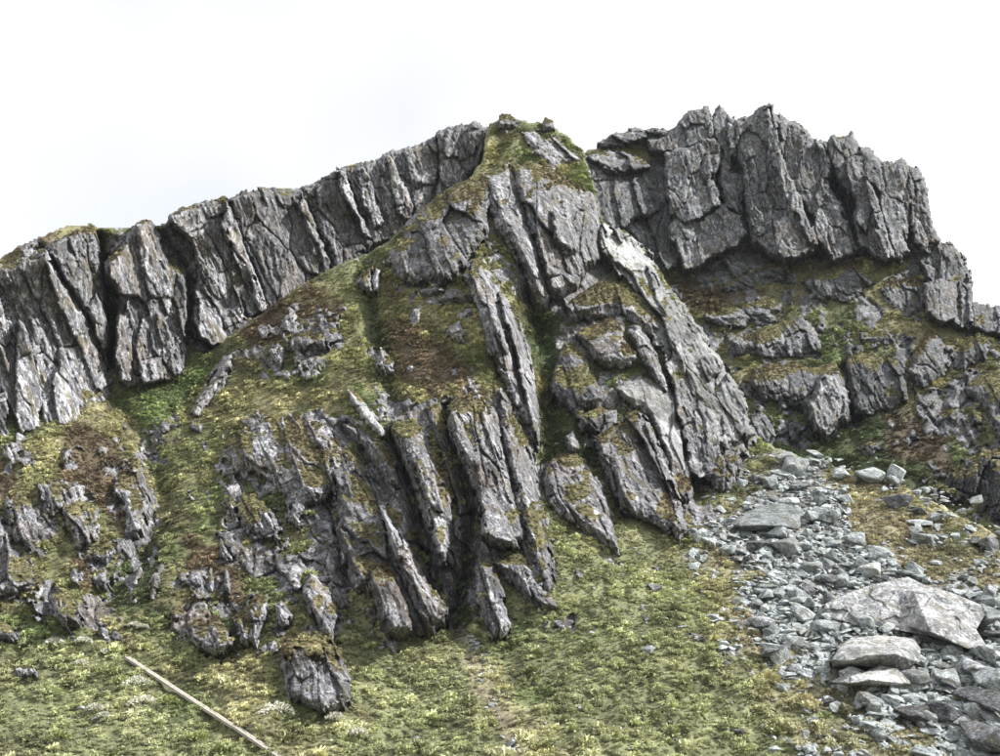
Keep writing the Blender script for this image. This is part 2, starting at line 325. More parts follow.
def base_sheet(name, k, outline, step, label, roll=7, tuft=12., tsize=.78):
    P = np.array(outline); x0, y0 = P.min(0); x1, y1 = P.max(0)
    px, py = np.meshgrid(np.arange(x0-4, x1+4, step), np.arange(y0-4, y1+4, step))
    d = sdf(outline, px, py); d = d + fbm(px/9, py/9, 7+k, 4)*5*(d < 40)
    mask = d > -1.5*step
    gy_, gx_ = np.gradient(d, step); m = (d < 0) & mask; g = np.hypot(gx_, gy_)+1e-6
    px = np.where(m, px-d*gx_/g, px); py = np.where(m, py-d*gy_/g, py)
    Y = ground(k, px, py)
    tt = np.clip(d/roll, 0, 1); Y = Y + (1-np.sqrt(1-(1-tt)**2+1e-9))*(3.5 if k < 3 else 2.0) + (d < .5)*3.0
    col, tal = cover(k, px, py); rk = exposed(k, px, py)*(1-tal)
    X, Z = (px-500)*.09, -(py-378)*.09; lean = .38 if k < 3 else .5; ca, sa = math.cos(lean), math.sin(lean)
    wx = X + fbm(X/3, Z/3, 11, 3); wz = Z + fbm(X/3, Z/3, 12, 3); s_ = wx*ca+wz*sa; l_ = -wx*sa+wz*ca
    h1, e1, r1 = blocks(s_/1.9, l_/2.9, 200+k, 1.5); h2_, e2, r2 = blocks(s_/.7, l_/1.2, 220+k)
    Y = Y - rk*(1.0 if k < 3 else 1.7)*(.25 + h1*1.0 + h2_*.5 + fbm(s_/.3, l_/.6, 9, 2)*.3 - sstep(.1, 0, e1)*.5)
    Pm = pos(px, py, Y)
    Pm[..., 2] -= np.where(d < 0, 2.0, 0)
    me, v, q = grid_mesh(name, Pm, mask, {'gcol': col, 'veg': 1-rk, 'tone': .65+.35*r1+.35*r2})
    o = link(name, me, M_TURF[k]); tag(o, label, None, None, 'structure')
    n = normals(Pm); s = (d > 3)
    cell = np.linalg.norm(np.cross(np.gradient(Pm, axis=1), np.gradient(Pm, axis=0)), axis=2)
    col2 = fbm(px/14, py/9, 35, 4); dens = np.clip(1.1 + fbm(px/8, py/6, 33, 3)*2.2, .4, 2.2)
    cnt = np.minimum(cell, .5)*tuft*dens*np.clip(1.1-tal*1.25, 0, 1)*(rk < .4)*s*(1 if k != 1 else linedist(BW, px, py) > 1.9)*(px > -40)*(px < 1040)*(py < 775)
    sel = rng.random(cnt.shape) < cnt
    TUFTS.append((Pm[sel], n[sel], col[sel]*(1+col2[sel][:, None]*1.1), tsize*(1 + np.clip(col2[sel]*3, -.45, .7))))
    return o
base_sheet('hillside', 1, [(-90,430),(-40,415),(0,405),(60,385),(100,368),(120,362),(150,355),(185,345),(205,352),(225,338),(262,312),(300,285),(330,268),(370,250),(388,240),(410,218),(440,193),(470,178),(482,160),(484,140),(488,124),
  (500,119),(522,119),(548,125),(567,135),(584,150),(594,182),(602,220),(640,242),(660,270),(690,320),(712,348),(740,402),(752,432),(775,446),(800,455),(830,464),(860,472),(900,484),(960,515),(1000,534),(1095,570),(1095,830),(-90,830)], 1.35,
  'grassy mountainside with tussocks rising to the central spur')
base_sheet('ridge_slope', 2, [(-90,285),(0,257),(30,240),(60,227),(80,224),(120,226),(165,222),(200,204),(250,192),(300,186),(340,174),(400,152),(450,132),(480,126),(510,124),(560,150),(560,330),(300,420),(-90,480)], 2.2, 'steep left ridge behind the crags', 5, 4.0)
base_sheet('far_slope', 3, [(565,160),(580,152),(610,142),(650,138),(668,150),(700,150),(800,165),(850,170),(900,190),(925,225),(940,262),(958,285),(975,318),(1000,325),(1095,358),(1095,620),(560,620)], 1.9, 'darker slope of ledges below the right-hand peak', 6, 3.6, 1.1)
# valley floor round the viewpoint, out to the horizon
gm = bmesh.new(); xs = [-3000,-800,-300,-140,-90,-60,-30,0,30,60,90,140,300,800,3000]; ys = [-3000,-800,-300,-120,-60,-30,-12,0,10,20,30,40,48,55,58,300,1200,3000]
vs = [[gm.verts.new((x, y, -1.7-.12*max(0, math.hypot(x*.6, y)-6) if math.hypot(x*.6, y) < 50 else -7.2-.001*math.hypot(x, y))) for x in xs] for y in ys]
for a in range(len(ys)-1):
    for b in range(len(xs)-1): gm.faces.new((vs[a][b], vs[a][b+1], vs[a+1][b+1], vs[a+1][b]))
me = bpy.data.meshes.new('ground'); gm.to_mesh(me); gm.free()
tag(link('ground', me, plain('valley_turf', (.14,.14,.06), .5, .5)), 'grassy valley floor', None, None, 'structure')

# ------------------------------------------------------------------ crags
def rock(name, k, poly, bt, bb, parent=None, mat='grey', lean=.38, edge=9, amp=1., jag=2.2, veg=0., vtop=0, tilt=(0, 0), lum=1., sz=1., step=1.0, smooth=False, emerge=True, grow=0., ev=.36, foot=1., gul=False):
    """a solid piece of rock standing out of surface k: bt / bb metres proud at its top / foot, beds dipping by `lean`, tilt = metres deeper per pixel to the right / downwards"""
    P = np.array(poly, float); x0, y0 = P.min(0); x1, y1 = P.max(0)
    sd = int(abs(x0*7+y0*13)) % 900; veg = veg + (.07 if k == 2 else 0)
    px, py = np.meshgrid(np.arange(x0-4, x1+4, step), np.arange(y0-4, y1+4, step))
    d = sdf(poly, px, py) + grow + fbm(px/7, py/7, sd, 4)*jag*2 + fbm(px/2.2, py/2.2, sd+5, 2)*jag*.8
    xx, zz = px*.1, -py*.1; cl, sn = math.cos(lean), math.sin(lean)
    _, _, rj = blocks((xx*cl+zz*sn)/.7, (zz*cl-xx*sn)/2.0, sd+77); d = d + (rj-.5)*jag*1.5
    mask = d > -1.6*step
    if mask.sum() < 12: return None
    gy_, gx_ = np.gradient(d, step); m = (d < 0) & mask; g = np.hypot(gx_, gy_)+1e-6; dd = np.maximum(d, -2)
    px = np.where(m, px-dd*gx_/g, px); py = np.where(m, py-dd*gy_/g, py)
    Yb = SURF[k](px, py)
    if gul:
        for line, wd_, dp in GULLY[k]: Yb = Yb + dp*1.4*np.exp(-(linedist(line, px, py)/wd_)**2)
    mpp = float(np.mean(Yb[mask]))/F/1.0
    f = np.clip((py-y0)/(y1-y0), 0, 1); cx, cy = (x0+x1)/2, (y0+y1)/2
    d0 = sdf(poly, px, py); gb = np.gradient(d0, step)[0]
    for ax in (0, 1, 0, 1): gb = (np.roll(gb, 3, ax)+np.roll(gb, -3, ax)+gb)/3
    ee = edge*(.6 if emerge else .45) + edge*((1.9 if emerge else .3)*np.clip(gb, 0, 1) + (1.5 if emerge else .1)*np.clip(-gb, 0, 1)*foot); t = np.clip(d/ee, 0, 1); prof = t**.8*.5 + .5*np.sqrt(np.maximum(1-(1-t)**2, 0))
    bul = (bt*(1-f)+bb*f)*prof
    ca, sa = math.cos(lean), math.sin(lean)
    X = (px-500)*mpp; Z = -(py-378)*mpp
    wx = X + fbm(X/3, Z/3, sd+11, 3)*.9; wz = Z + fbm(X/3, Z/3, sd+12, 3)*.9
    s = wx*ca + wz*sa; l = -wx*sa + wz*ca                # across / along the beds
    h1, e1, r1 = blocks(s/(3.1*sz), l/(8.5*sz), sd, 1.9); h2_, e2, r2 = blocks(s/(.85*sz), l/(2.6*sz), sd+20); h3, e3, r3 = blocks(s/(.34*sz), l/(1.1*sz), sd+40)
    tone = .62 + .3*r1 + .35*r2 + .2*r3
    sw = s/(1.25*sz) + fbm(s/4, l/9, sd+62, 3)*1.6; sw2 = s/(.42*sz) + fbm(s/2, l/5, sd+64, 3)*1.8
    mod = sstep(-.1, .14, fbm(X/6, Z/6, sd+66, 2))          # cleaner faces and shattered patches
    det = h1*1.7*sz + (h2_*.62*sz + ((sw-np.floor(sw))-.5)*.42*sz)*(.35+.65*mod) + h3*.34*sz + ((sw2-np.floor(sw2))-.5)*.13*sz*mod - abs(fbm(s/.35, l/.9, sd+60, 3))*.6
    if not smooth: det = det - sstep(.05, 0, e1)*.6*sz - sstep(.05, 0, e2)*.25*sz*mod
    else: det = det*.42 - sstep(.05, 0, e1)*.3*sz
    det = det + fbm(X/5, Z/5, sd+70, 3)*1.2
    Y = Yb - bul - det*amp*(.35+.65*prof) + tilt[0]*(px-cx) + tilt[1]*(py-cy)
    Y = np.where(d < .3, np.maximum(Y, Yb)+1.2, Y)
    Pm = pos(px, py, Y); Pm[..., 1] += np.where(d < 0, 2.0, 0); Pm[..., 2] -= np.where(d < 0, 1.0, 0)
    n = normals(Pm)
    nz = n[..., 2]; ker = nz
    for ax in (0, 1):
        ker = (np.roll(ker, 2, ax)+np.roll(ker, -2, ax)+ker)/3
    vg = sstep(.0, .15, ker*.9 - .56 + veg + fbm(X/2.2, Z/1.6, sd+80, 4)*1.0 + (ev*np.clip(gb, 0, 1)*sstep(ee*.9, 0, d) if emerge else 0))
    if vtop: vg = np.maximum(vg, sstep(vtop, vtop*.5, (py-y0) + (d < 0)*0 + fbm(X/1.5, Z/1.5, sd+90, 4)*vtop*2.2 + 0*d) )
    me, v, q = grid_mesh(name, Pm, mask, {'veg': vg, 'tone': tone})
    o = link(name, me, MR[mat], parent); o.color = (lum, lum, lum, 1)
    # plants on the ledges
    cell = np.linalg.norm(np.cross(np.gradient(Pm, axis=1), np.gradient(Pm, axis=0)), axis=2)
    sel = (rng.random(vg.shape) < np.minimum(cell, .2)*(vg > .5)*6.0*(nz > .1)) & (d > 1.5)
    if sel.any():
        c = OLIVE + (STRAW-OLIVE)*np.clip(fbm(X[sel]/3, Z[sel]/3, 5, 3)*3+.45, 0, 1)[:, None]
        c = c + (BROWN-c)*np.clip(fbm(X[sel]/4, Z[sel]/4, 8, 3)*4+.3, 0, .9)[:, None]
        TUFTS.append((Pm[sel], n[sel], c, np.full(sel.sum(), .7)))
    return o
USED = set()
def crag(name, label, cat, k, parts, group=None, **common):
    """one thing: a single mesh, or an empty with its slabs as parts"""
    assert label not in USED, label
    USED.add(label)
    if len(parts) == 1:
        _, poly, kw = parts[0]; o = rock(name, k, poly, **{**common, **kw})
        return tag(o, label, cat, group)
    pts = np.array([p for _, poly, _ in parts for p in poly]); x, y = pts[:, 0].mean(), pts[:, 1].max()
    e = bpy.data.objects.new(name, None); C.objects.link(e); e.empty_display_size = .5
    e.location = Vector(pos(x, y, SURF[k](x, y)).tolist()); tag(e, label, cat, group)
    for pn, poly, kw in parts: rock(pn, k, poly, parent=e, **{**common, **kw})
    return e
def D(**k): return k
G1 = 'crags along the left ridge'
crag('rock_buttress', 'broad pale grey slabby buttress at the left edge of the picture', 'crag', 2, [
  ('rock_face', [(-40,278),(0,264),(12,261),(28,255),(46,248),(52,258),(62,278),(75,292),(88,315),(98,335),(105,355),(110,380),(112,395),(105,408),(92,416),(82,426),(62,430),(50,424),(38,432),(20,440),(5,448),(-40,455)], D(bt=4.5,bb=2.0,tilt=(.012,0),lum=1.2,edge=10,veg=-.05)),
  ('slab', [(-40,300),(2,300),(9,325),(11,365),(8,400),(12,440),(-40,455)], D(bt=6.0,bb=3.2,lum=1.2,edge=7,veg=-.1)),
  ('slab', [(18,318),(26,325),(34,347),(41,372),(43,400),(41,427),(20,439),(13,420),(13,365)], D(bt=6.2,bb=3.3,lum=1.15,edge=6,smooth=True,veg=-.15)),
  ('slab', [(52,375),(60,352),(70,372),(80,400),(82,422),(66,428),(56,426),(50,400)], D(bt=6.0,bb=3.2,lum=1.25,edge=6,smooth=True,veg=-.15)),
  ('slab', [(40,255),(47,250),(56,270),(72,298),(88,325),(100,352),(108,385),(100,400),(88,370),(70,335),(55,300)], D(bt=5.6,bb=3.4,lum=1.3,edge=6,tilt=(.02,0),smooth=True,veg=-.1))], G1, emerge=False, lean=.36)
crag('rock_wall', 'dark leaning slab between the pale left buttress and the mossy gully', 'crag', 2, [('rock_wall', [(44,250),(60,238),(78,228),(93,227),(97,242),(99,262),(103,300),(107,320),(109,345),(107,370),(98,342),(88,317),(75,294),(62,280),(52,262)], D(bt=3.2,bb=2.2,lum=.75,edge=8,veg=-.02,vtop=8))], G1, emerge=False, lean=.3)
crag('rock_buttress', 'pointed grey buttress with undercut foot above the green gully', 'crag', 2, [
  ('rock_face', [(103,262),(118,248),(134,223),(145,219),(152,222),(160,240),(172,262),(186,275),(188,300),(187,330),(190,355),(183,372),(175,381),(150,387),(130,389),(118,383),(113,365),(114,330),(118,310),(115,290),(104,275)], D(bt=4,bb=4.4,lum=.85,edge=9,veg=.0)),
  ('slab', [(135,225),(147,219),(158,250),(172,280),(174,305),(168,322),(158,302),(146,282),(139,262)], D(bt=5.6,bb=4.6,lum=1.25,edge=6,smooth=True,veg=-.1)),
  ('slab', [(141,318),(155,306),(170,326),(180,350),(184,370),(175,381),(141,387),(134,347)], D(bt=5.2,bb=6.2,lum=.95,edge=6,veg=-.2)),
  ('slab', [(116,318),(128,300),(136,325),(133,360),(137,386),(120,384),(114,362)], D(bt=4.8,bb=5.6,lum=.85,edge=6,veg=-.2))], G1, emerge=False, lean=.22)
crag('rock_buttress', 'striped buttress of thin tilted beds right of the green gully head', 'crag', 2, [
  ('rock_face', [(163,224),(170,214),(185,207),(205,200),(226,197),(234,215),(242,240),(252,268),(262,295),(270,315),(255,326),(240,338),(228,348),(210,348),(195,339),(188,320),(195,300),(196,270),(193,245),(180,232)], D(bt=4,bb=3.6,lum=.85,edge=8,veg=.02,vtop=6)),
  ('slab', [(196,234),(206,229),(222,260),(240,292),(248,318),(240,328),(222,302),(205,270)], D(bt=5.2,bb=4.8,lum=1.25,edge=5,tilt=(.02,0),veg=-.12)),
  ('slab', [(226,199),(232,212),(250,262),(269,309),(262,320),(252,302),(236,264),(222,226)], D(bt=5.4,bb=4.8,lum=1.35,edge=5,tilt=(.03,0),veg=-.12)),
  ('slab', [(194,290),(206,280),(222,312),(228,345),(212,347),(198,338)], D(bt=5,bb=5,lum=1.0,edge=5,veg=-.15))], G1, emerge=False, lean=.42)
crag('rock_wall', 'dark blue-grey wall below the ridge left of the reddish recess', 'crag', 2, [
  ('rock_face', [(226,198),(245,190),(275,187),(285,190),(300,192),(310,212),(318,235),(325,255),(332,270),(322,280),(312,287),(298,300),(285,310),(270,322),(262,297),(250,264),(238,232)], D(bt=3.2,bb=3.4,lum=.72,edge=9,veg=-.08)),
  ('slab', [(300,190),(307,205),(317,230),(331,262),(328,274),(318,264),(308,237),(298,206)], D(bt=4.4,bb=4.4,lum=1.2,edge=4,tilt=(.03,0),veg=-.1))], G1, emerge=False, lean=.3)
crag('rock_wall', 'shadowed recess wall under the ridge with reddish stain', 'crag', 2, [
  ('rock_face', [(300,188),(318,180),(336,168),(342,178),(350,200),(360,220),(370,235),(373,242),(368,252),(352,270),(338,278),(328,252),(312,217)], D(bt=2.4,bb=3.0,lum=.65,edge=9,tilt=(-.03,0),veg=-.03)),  # low lum puts the shade of the recess into the rock colour
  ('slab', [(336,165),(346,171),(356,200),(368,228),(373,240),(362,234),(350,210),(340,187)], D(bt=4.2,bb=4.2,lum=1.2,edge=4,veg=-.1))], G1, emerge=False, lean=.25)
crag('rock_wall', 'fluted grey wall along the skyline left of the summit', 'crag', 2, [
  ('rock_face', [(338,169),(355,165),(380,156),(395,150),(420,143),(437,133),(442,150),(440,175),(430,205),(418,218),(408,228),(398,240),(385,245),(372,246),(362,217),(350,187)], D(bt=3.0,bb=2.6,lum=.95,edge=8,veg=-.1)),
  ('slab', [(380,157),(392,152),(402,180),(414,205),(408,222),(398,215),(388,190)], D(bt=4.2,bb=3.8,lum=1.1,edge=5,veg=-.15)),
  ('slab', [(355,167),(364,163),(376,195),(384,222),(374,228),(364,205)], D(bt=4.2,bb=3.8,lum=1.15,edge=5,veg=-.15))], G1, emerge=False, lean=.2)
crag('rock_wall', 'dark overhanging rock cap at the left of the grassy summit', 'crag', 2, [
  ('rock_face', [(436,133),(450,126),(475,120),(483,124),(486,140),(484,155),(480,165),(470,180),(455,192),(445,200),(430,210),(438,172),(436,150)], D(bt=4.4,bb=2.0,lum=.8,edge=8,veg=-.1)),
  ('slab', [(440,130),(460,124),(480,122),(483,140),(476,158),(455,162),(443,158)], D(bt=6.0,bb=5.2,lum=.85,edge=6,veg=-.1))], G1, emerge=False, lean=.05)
G2 = 'summit rocks'
crag('summit_rock', 'small dark rock on the skyline at the grassy summit', 'rock', 1, [('summit_rock', [(495,122),(502,113),(511,115),(521,121),(516,129),(499,129)], D(bt=2.6,bb=2.2,edge=4,lum=.7,jag=1.2,sz=.5))], G2)
crag('summit_rock', 'lone knob of rock right of the summit on the skyline', 'rock', 1, [('summit_rock', [(541,124),(545,118),(553,119),(556,130),(543,132)], D(bt=2.6,bb=2.2,edge=4,lum=.75,jag=1.0,sz=.5))], G2)
crag('summit_slab', 'pale sloping slab falling right from the summit', 'rock', 1, [('summit_slab', [(518,131),(540,130),(560,138),(572,150),(582,160),(566,168),(550,163),(535,154),(525,143)], D(bt=1.8,bb=2.4,edge=6,lum=1.1,lean=.95,veg=-.15,tilt=(.02,0)))], G2)
G3 = 'rocks of the central spur'
crag('rock_buttress', 'dark block with grass crown on the upper spur, left of the pale groove', 'crag', 1, [('rock_buttress', [(386,262),(392,245),(410,222),(432,200),(455,185),(470,178),(490,174),(494,195),(489,215),(491,230),(480,247),(470,263),(458,277),(448,284),(430,286),(412,285),(398,279)], D(bt=3.5,bb=4.8,foot=.2,edge=14,lum=.75,veg=.02,vtop=34,tilt=(-.02,0)))], G3, lean=.3)
crag('rock_rib', 'pale broken rib running down the middle of the upper spur', 'crag', 1, [('rock_rib', [(484,174),(508,163),(518,180),(524,200),(530,225),(537,250),(547,275),(553,297),(546,311),(535,304),(524,274),(508,244),(496,229),(487,208)], D(bt=4.0,bb=5.0,edge=9,lum=1.05,veg=-.05))], G3, lean=.36)
crag('rock_buttress', 'big dark overhanging block right of the upper spur crest', 'crag', 1, [
  ('rock_face', [(512,166),(530,160),(550,165),(570,178),(586,192),(594,205),(601,222),(604,250),(604,262),(596,264),(586,270),(578,284),(565,294),(551,300),(545,275),(534,250),(526,222),(518,192)], D(bt=4.2,bb=6.0,foot=0,edge=11,lum=.8,vtop=16,veg=-.04)),
  ('block', [(540,258),(560,262),(583,271),(580,288),(562,298),(549,294)], D(bt=6.6,bb=6.4,edge=6,lum=.95,veg=-.2)),
  ('block', [(548,205),(566,200),(580,225),(584,255),(566,262),(552,245)], D(bt=6.0,bb=6.8,edge=7,lum=.85,veg=-.2))], G3, lean=.2)
crag('rock_rib', 'long pale rib facing right down the centre of the spur', 'crag', 1, [
  ('rock_face', [(462,277),(474,262),(484,257),(491,266),(499,285),(509,305),(521,325),(529,350),(536,380),(541,410),(542,430),(539,454),(530,442),(522,422),(512,402),(500,377),(490,352),(482,322),(472,297)], D(bt=3.0,bb=4.0,edge=8,tilt=(.06,0),lum=1.0,veg=-.03)),
  ('slab', [(496,285),(507,303),(520,325),(528,350),(535,380),(540,410),(541,430),(538,450),(530,430),(524,400),(516,368),(506,332)], D(bt=4.6,bb=5.0,edge=5,tilt=(.07,0),lum=1.1,smooth=True,veg=-.2)),
  ('slab', [(472,264),(484,259),(494,284),(502,318),(512,355),(505,362),(492,330),(480,295)], D(bt=4.6,bb=4.0,edge=5,tilt=(.05,0),lum=1.05,veg=-.08))], G3, lean=.3)
crag('rock_buttress', 'broad shadowed bedrock between the ribs at the spur foot', 'crag', 1, [('rock_buttress', [(330,470),(352,432),(395,418),(450,396),(500,386),(530,440),(548,520),(556,588),(540,606),(505,600),(474,575),(458,600),(446,622),(400,632),(362,612),(340,575)], D(bt=1.5,bb=1.7,edge=8,lum=.72,veg=.06,gul=True,jag=4,sz=1.1))], G3, lean=.38)
crag('rock_rib', 'tan grass-streaked rib edge below the long pale rib', 'crag', 1, [('rock_rib', [(500,388),(512,408),(527,440),(536,470),(546,510),(553,550),(556,585),(550,602),(539,592),(530,562),(520,522),(510,482),(500,442)], D(bt=4.2,bb=3.0,edge=10,tilt=(.04,0),veg=.16,lum=.95))], G3, lean=.3)
crag('rock_rib', 'tall grey slab rib with a smooth lower plane, middle of the spur foot', 'crag', 1, [
  ('rock_face', [(446,410),(456,397),(470,394),(486,397),(499,410),(507,440),(513,470),(521,505),(527,535),(523,547),(506,552),(490,547),(480,537),(478,512),(474,492),(465,467),(455,447),(446,427)], D(bt=4.0,bb=4.6,edge=9,lum=.95,veg=-.04)),
  ('slab', [(479,488),(490,478),(502,500),(516,530),(520,546),(506,551),(490,546),(482,535)], D(bt=6.2,bb=6.0,edge=5,lum=.85,smooth=True,amp=.6,veg=-.3)),
  ('slab', [(476,410),(487,406),(499,436),(508,470),(516,508),(508,505),(498,478),(486,445)], D(bt=5.6,bb=5.6,edge=5,lum=1.2,tilt=(.03,0),veg=-.1)),
  ('slab', [(449,412),(458,404),(468,430),(480,462),(478,482),(466,462),(454,440)], D(bt=5.2,bb=5.4,edge=5,lum=1.0,veg=-.1))], G3, lean=.34)
crag('rock_rib', 'narrow fin of rock between two dark clefts on the spur', 'crag', 1, [
  ('rock_face', [(388,428),(400,420),(416,419),(426,432),(439,455),(449,475),(454,500),(454,530),(451,560),(446,570),(438,567),(434,550),(426,532),(420,512),(412,482),(402,458)], D(bt=3.6,bb=4.2,edge=8,lum=.95,veg=.0,vtop=22)),
  ('slab', [(412,458),(424,452),(437,478),(446,508),(450,540),(446,566),(437,552),(428,520),(418,488)], D(bt=5.4,bb=5.4,edge=5,lum=1.1,veg=-.12))], G3, lean=.32)
crag('rock_rib', 'long rusty-stained rib reaching the grass at the spur foot', 'crag', 1, [
  ('rock_face', [(338,492),(352,487),(375,498),(386,505),(399,525),(411,548),(426,575),(438,595),(449,608),(446,624),(430,634),(415,634),(402,640),(386,637),(379,617),(372,597),(355,590),(345,565),(336,532)], D(bt=2.6,bb=3.2,edge=9,lum=.72,veg=.0)),
  ('slab', [(376,500),(386,506),(399,526),(411,549),(426,576),(438,596),(448,609),(444,622),(430,630),(418,606),(403,575),(390,545),(380,520)], D(bt=4.4,bb=4.6,edge=6,tilt=(.03,0),lum=1.1,veg=-.06)),
  ('slab', [(366,568),(380,560),(397,574),(410,600),(414,632),(400,638),(386,634),(378,612),(368,588)], D(bt=4.4,bb=4.8,edge=7,lum=.85,veg=-.02))], G3, lean=.42)
crag('rock_rib', 'short pale fin standing in the cleft mouth at the spur foot', 'crag', 1, [('rock_rib', [(473,567),(480,558),(490,562),(498,576),(506,600),(513,625),(506,636),(492,638),(484,622),(475,602)], D(bt=3.2,bb=2.6,edge=6,lum=1.15,veg=-.08))], G3, lean=.3)
crag('rock_rib', 'mossy broken rock steps below the smooth slab plane', 'crag', 1, [('rock_rib', [(490,562),(505,552),(525,547),(536,560),(547,582),(555,600),(560,608),(546,614),(530,607),(519,592),(504,580)], D(bt=3.2,bb=2.6,edge=8,lum=.8,veg=.06))], G3, lean=.36)
crag('rock_slab', 'bright white strip of slab exposed in the spur grass', 'rock', 1, [('rock_slab', [(343,385),(352,391),(367,404),(379,420),(387,438),(379,438),(366,424),(352,406)], D(bt=1.6,bb=1.9,edge=5,tilt=(.04,0),lum=1.15,veg=-.12,jag=3))], G3, mat='pale', lean=.7)
crag('rock_wall', 'dark low wall dropping left below the white slab strip', 'crag', 1, [('rock_wall', [(343,424),(360,424),(385,440),(398,465),(402,490),(388,486),(370,458)], D(bt=1.8,bb=2.4,edge=6,lum=.7,veg=0))], G3, lean=.5)
G4 = 'outcrops in the left grass'
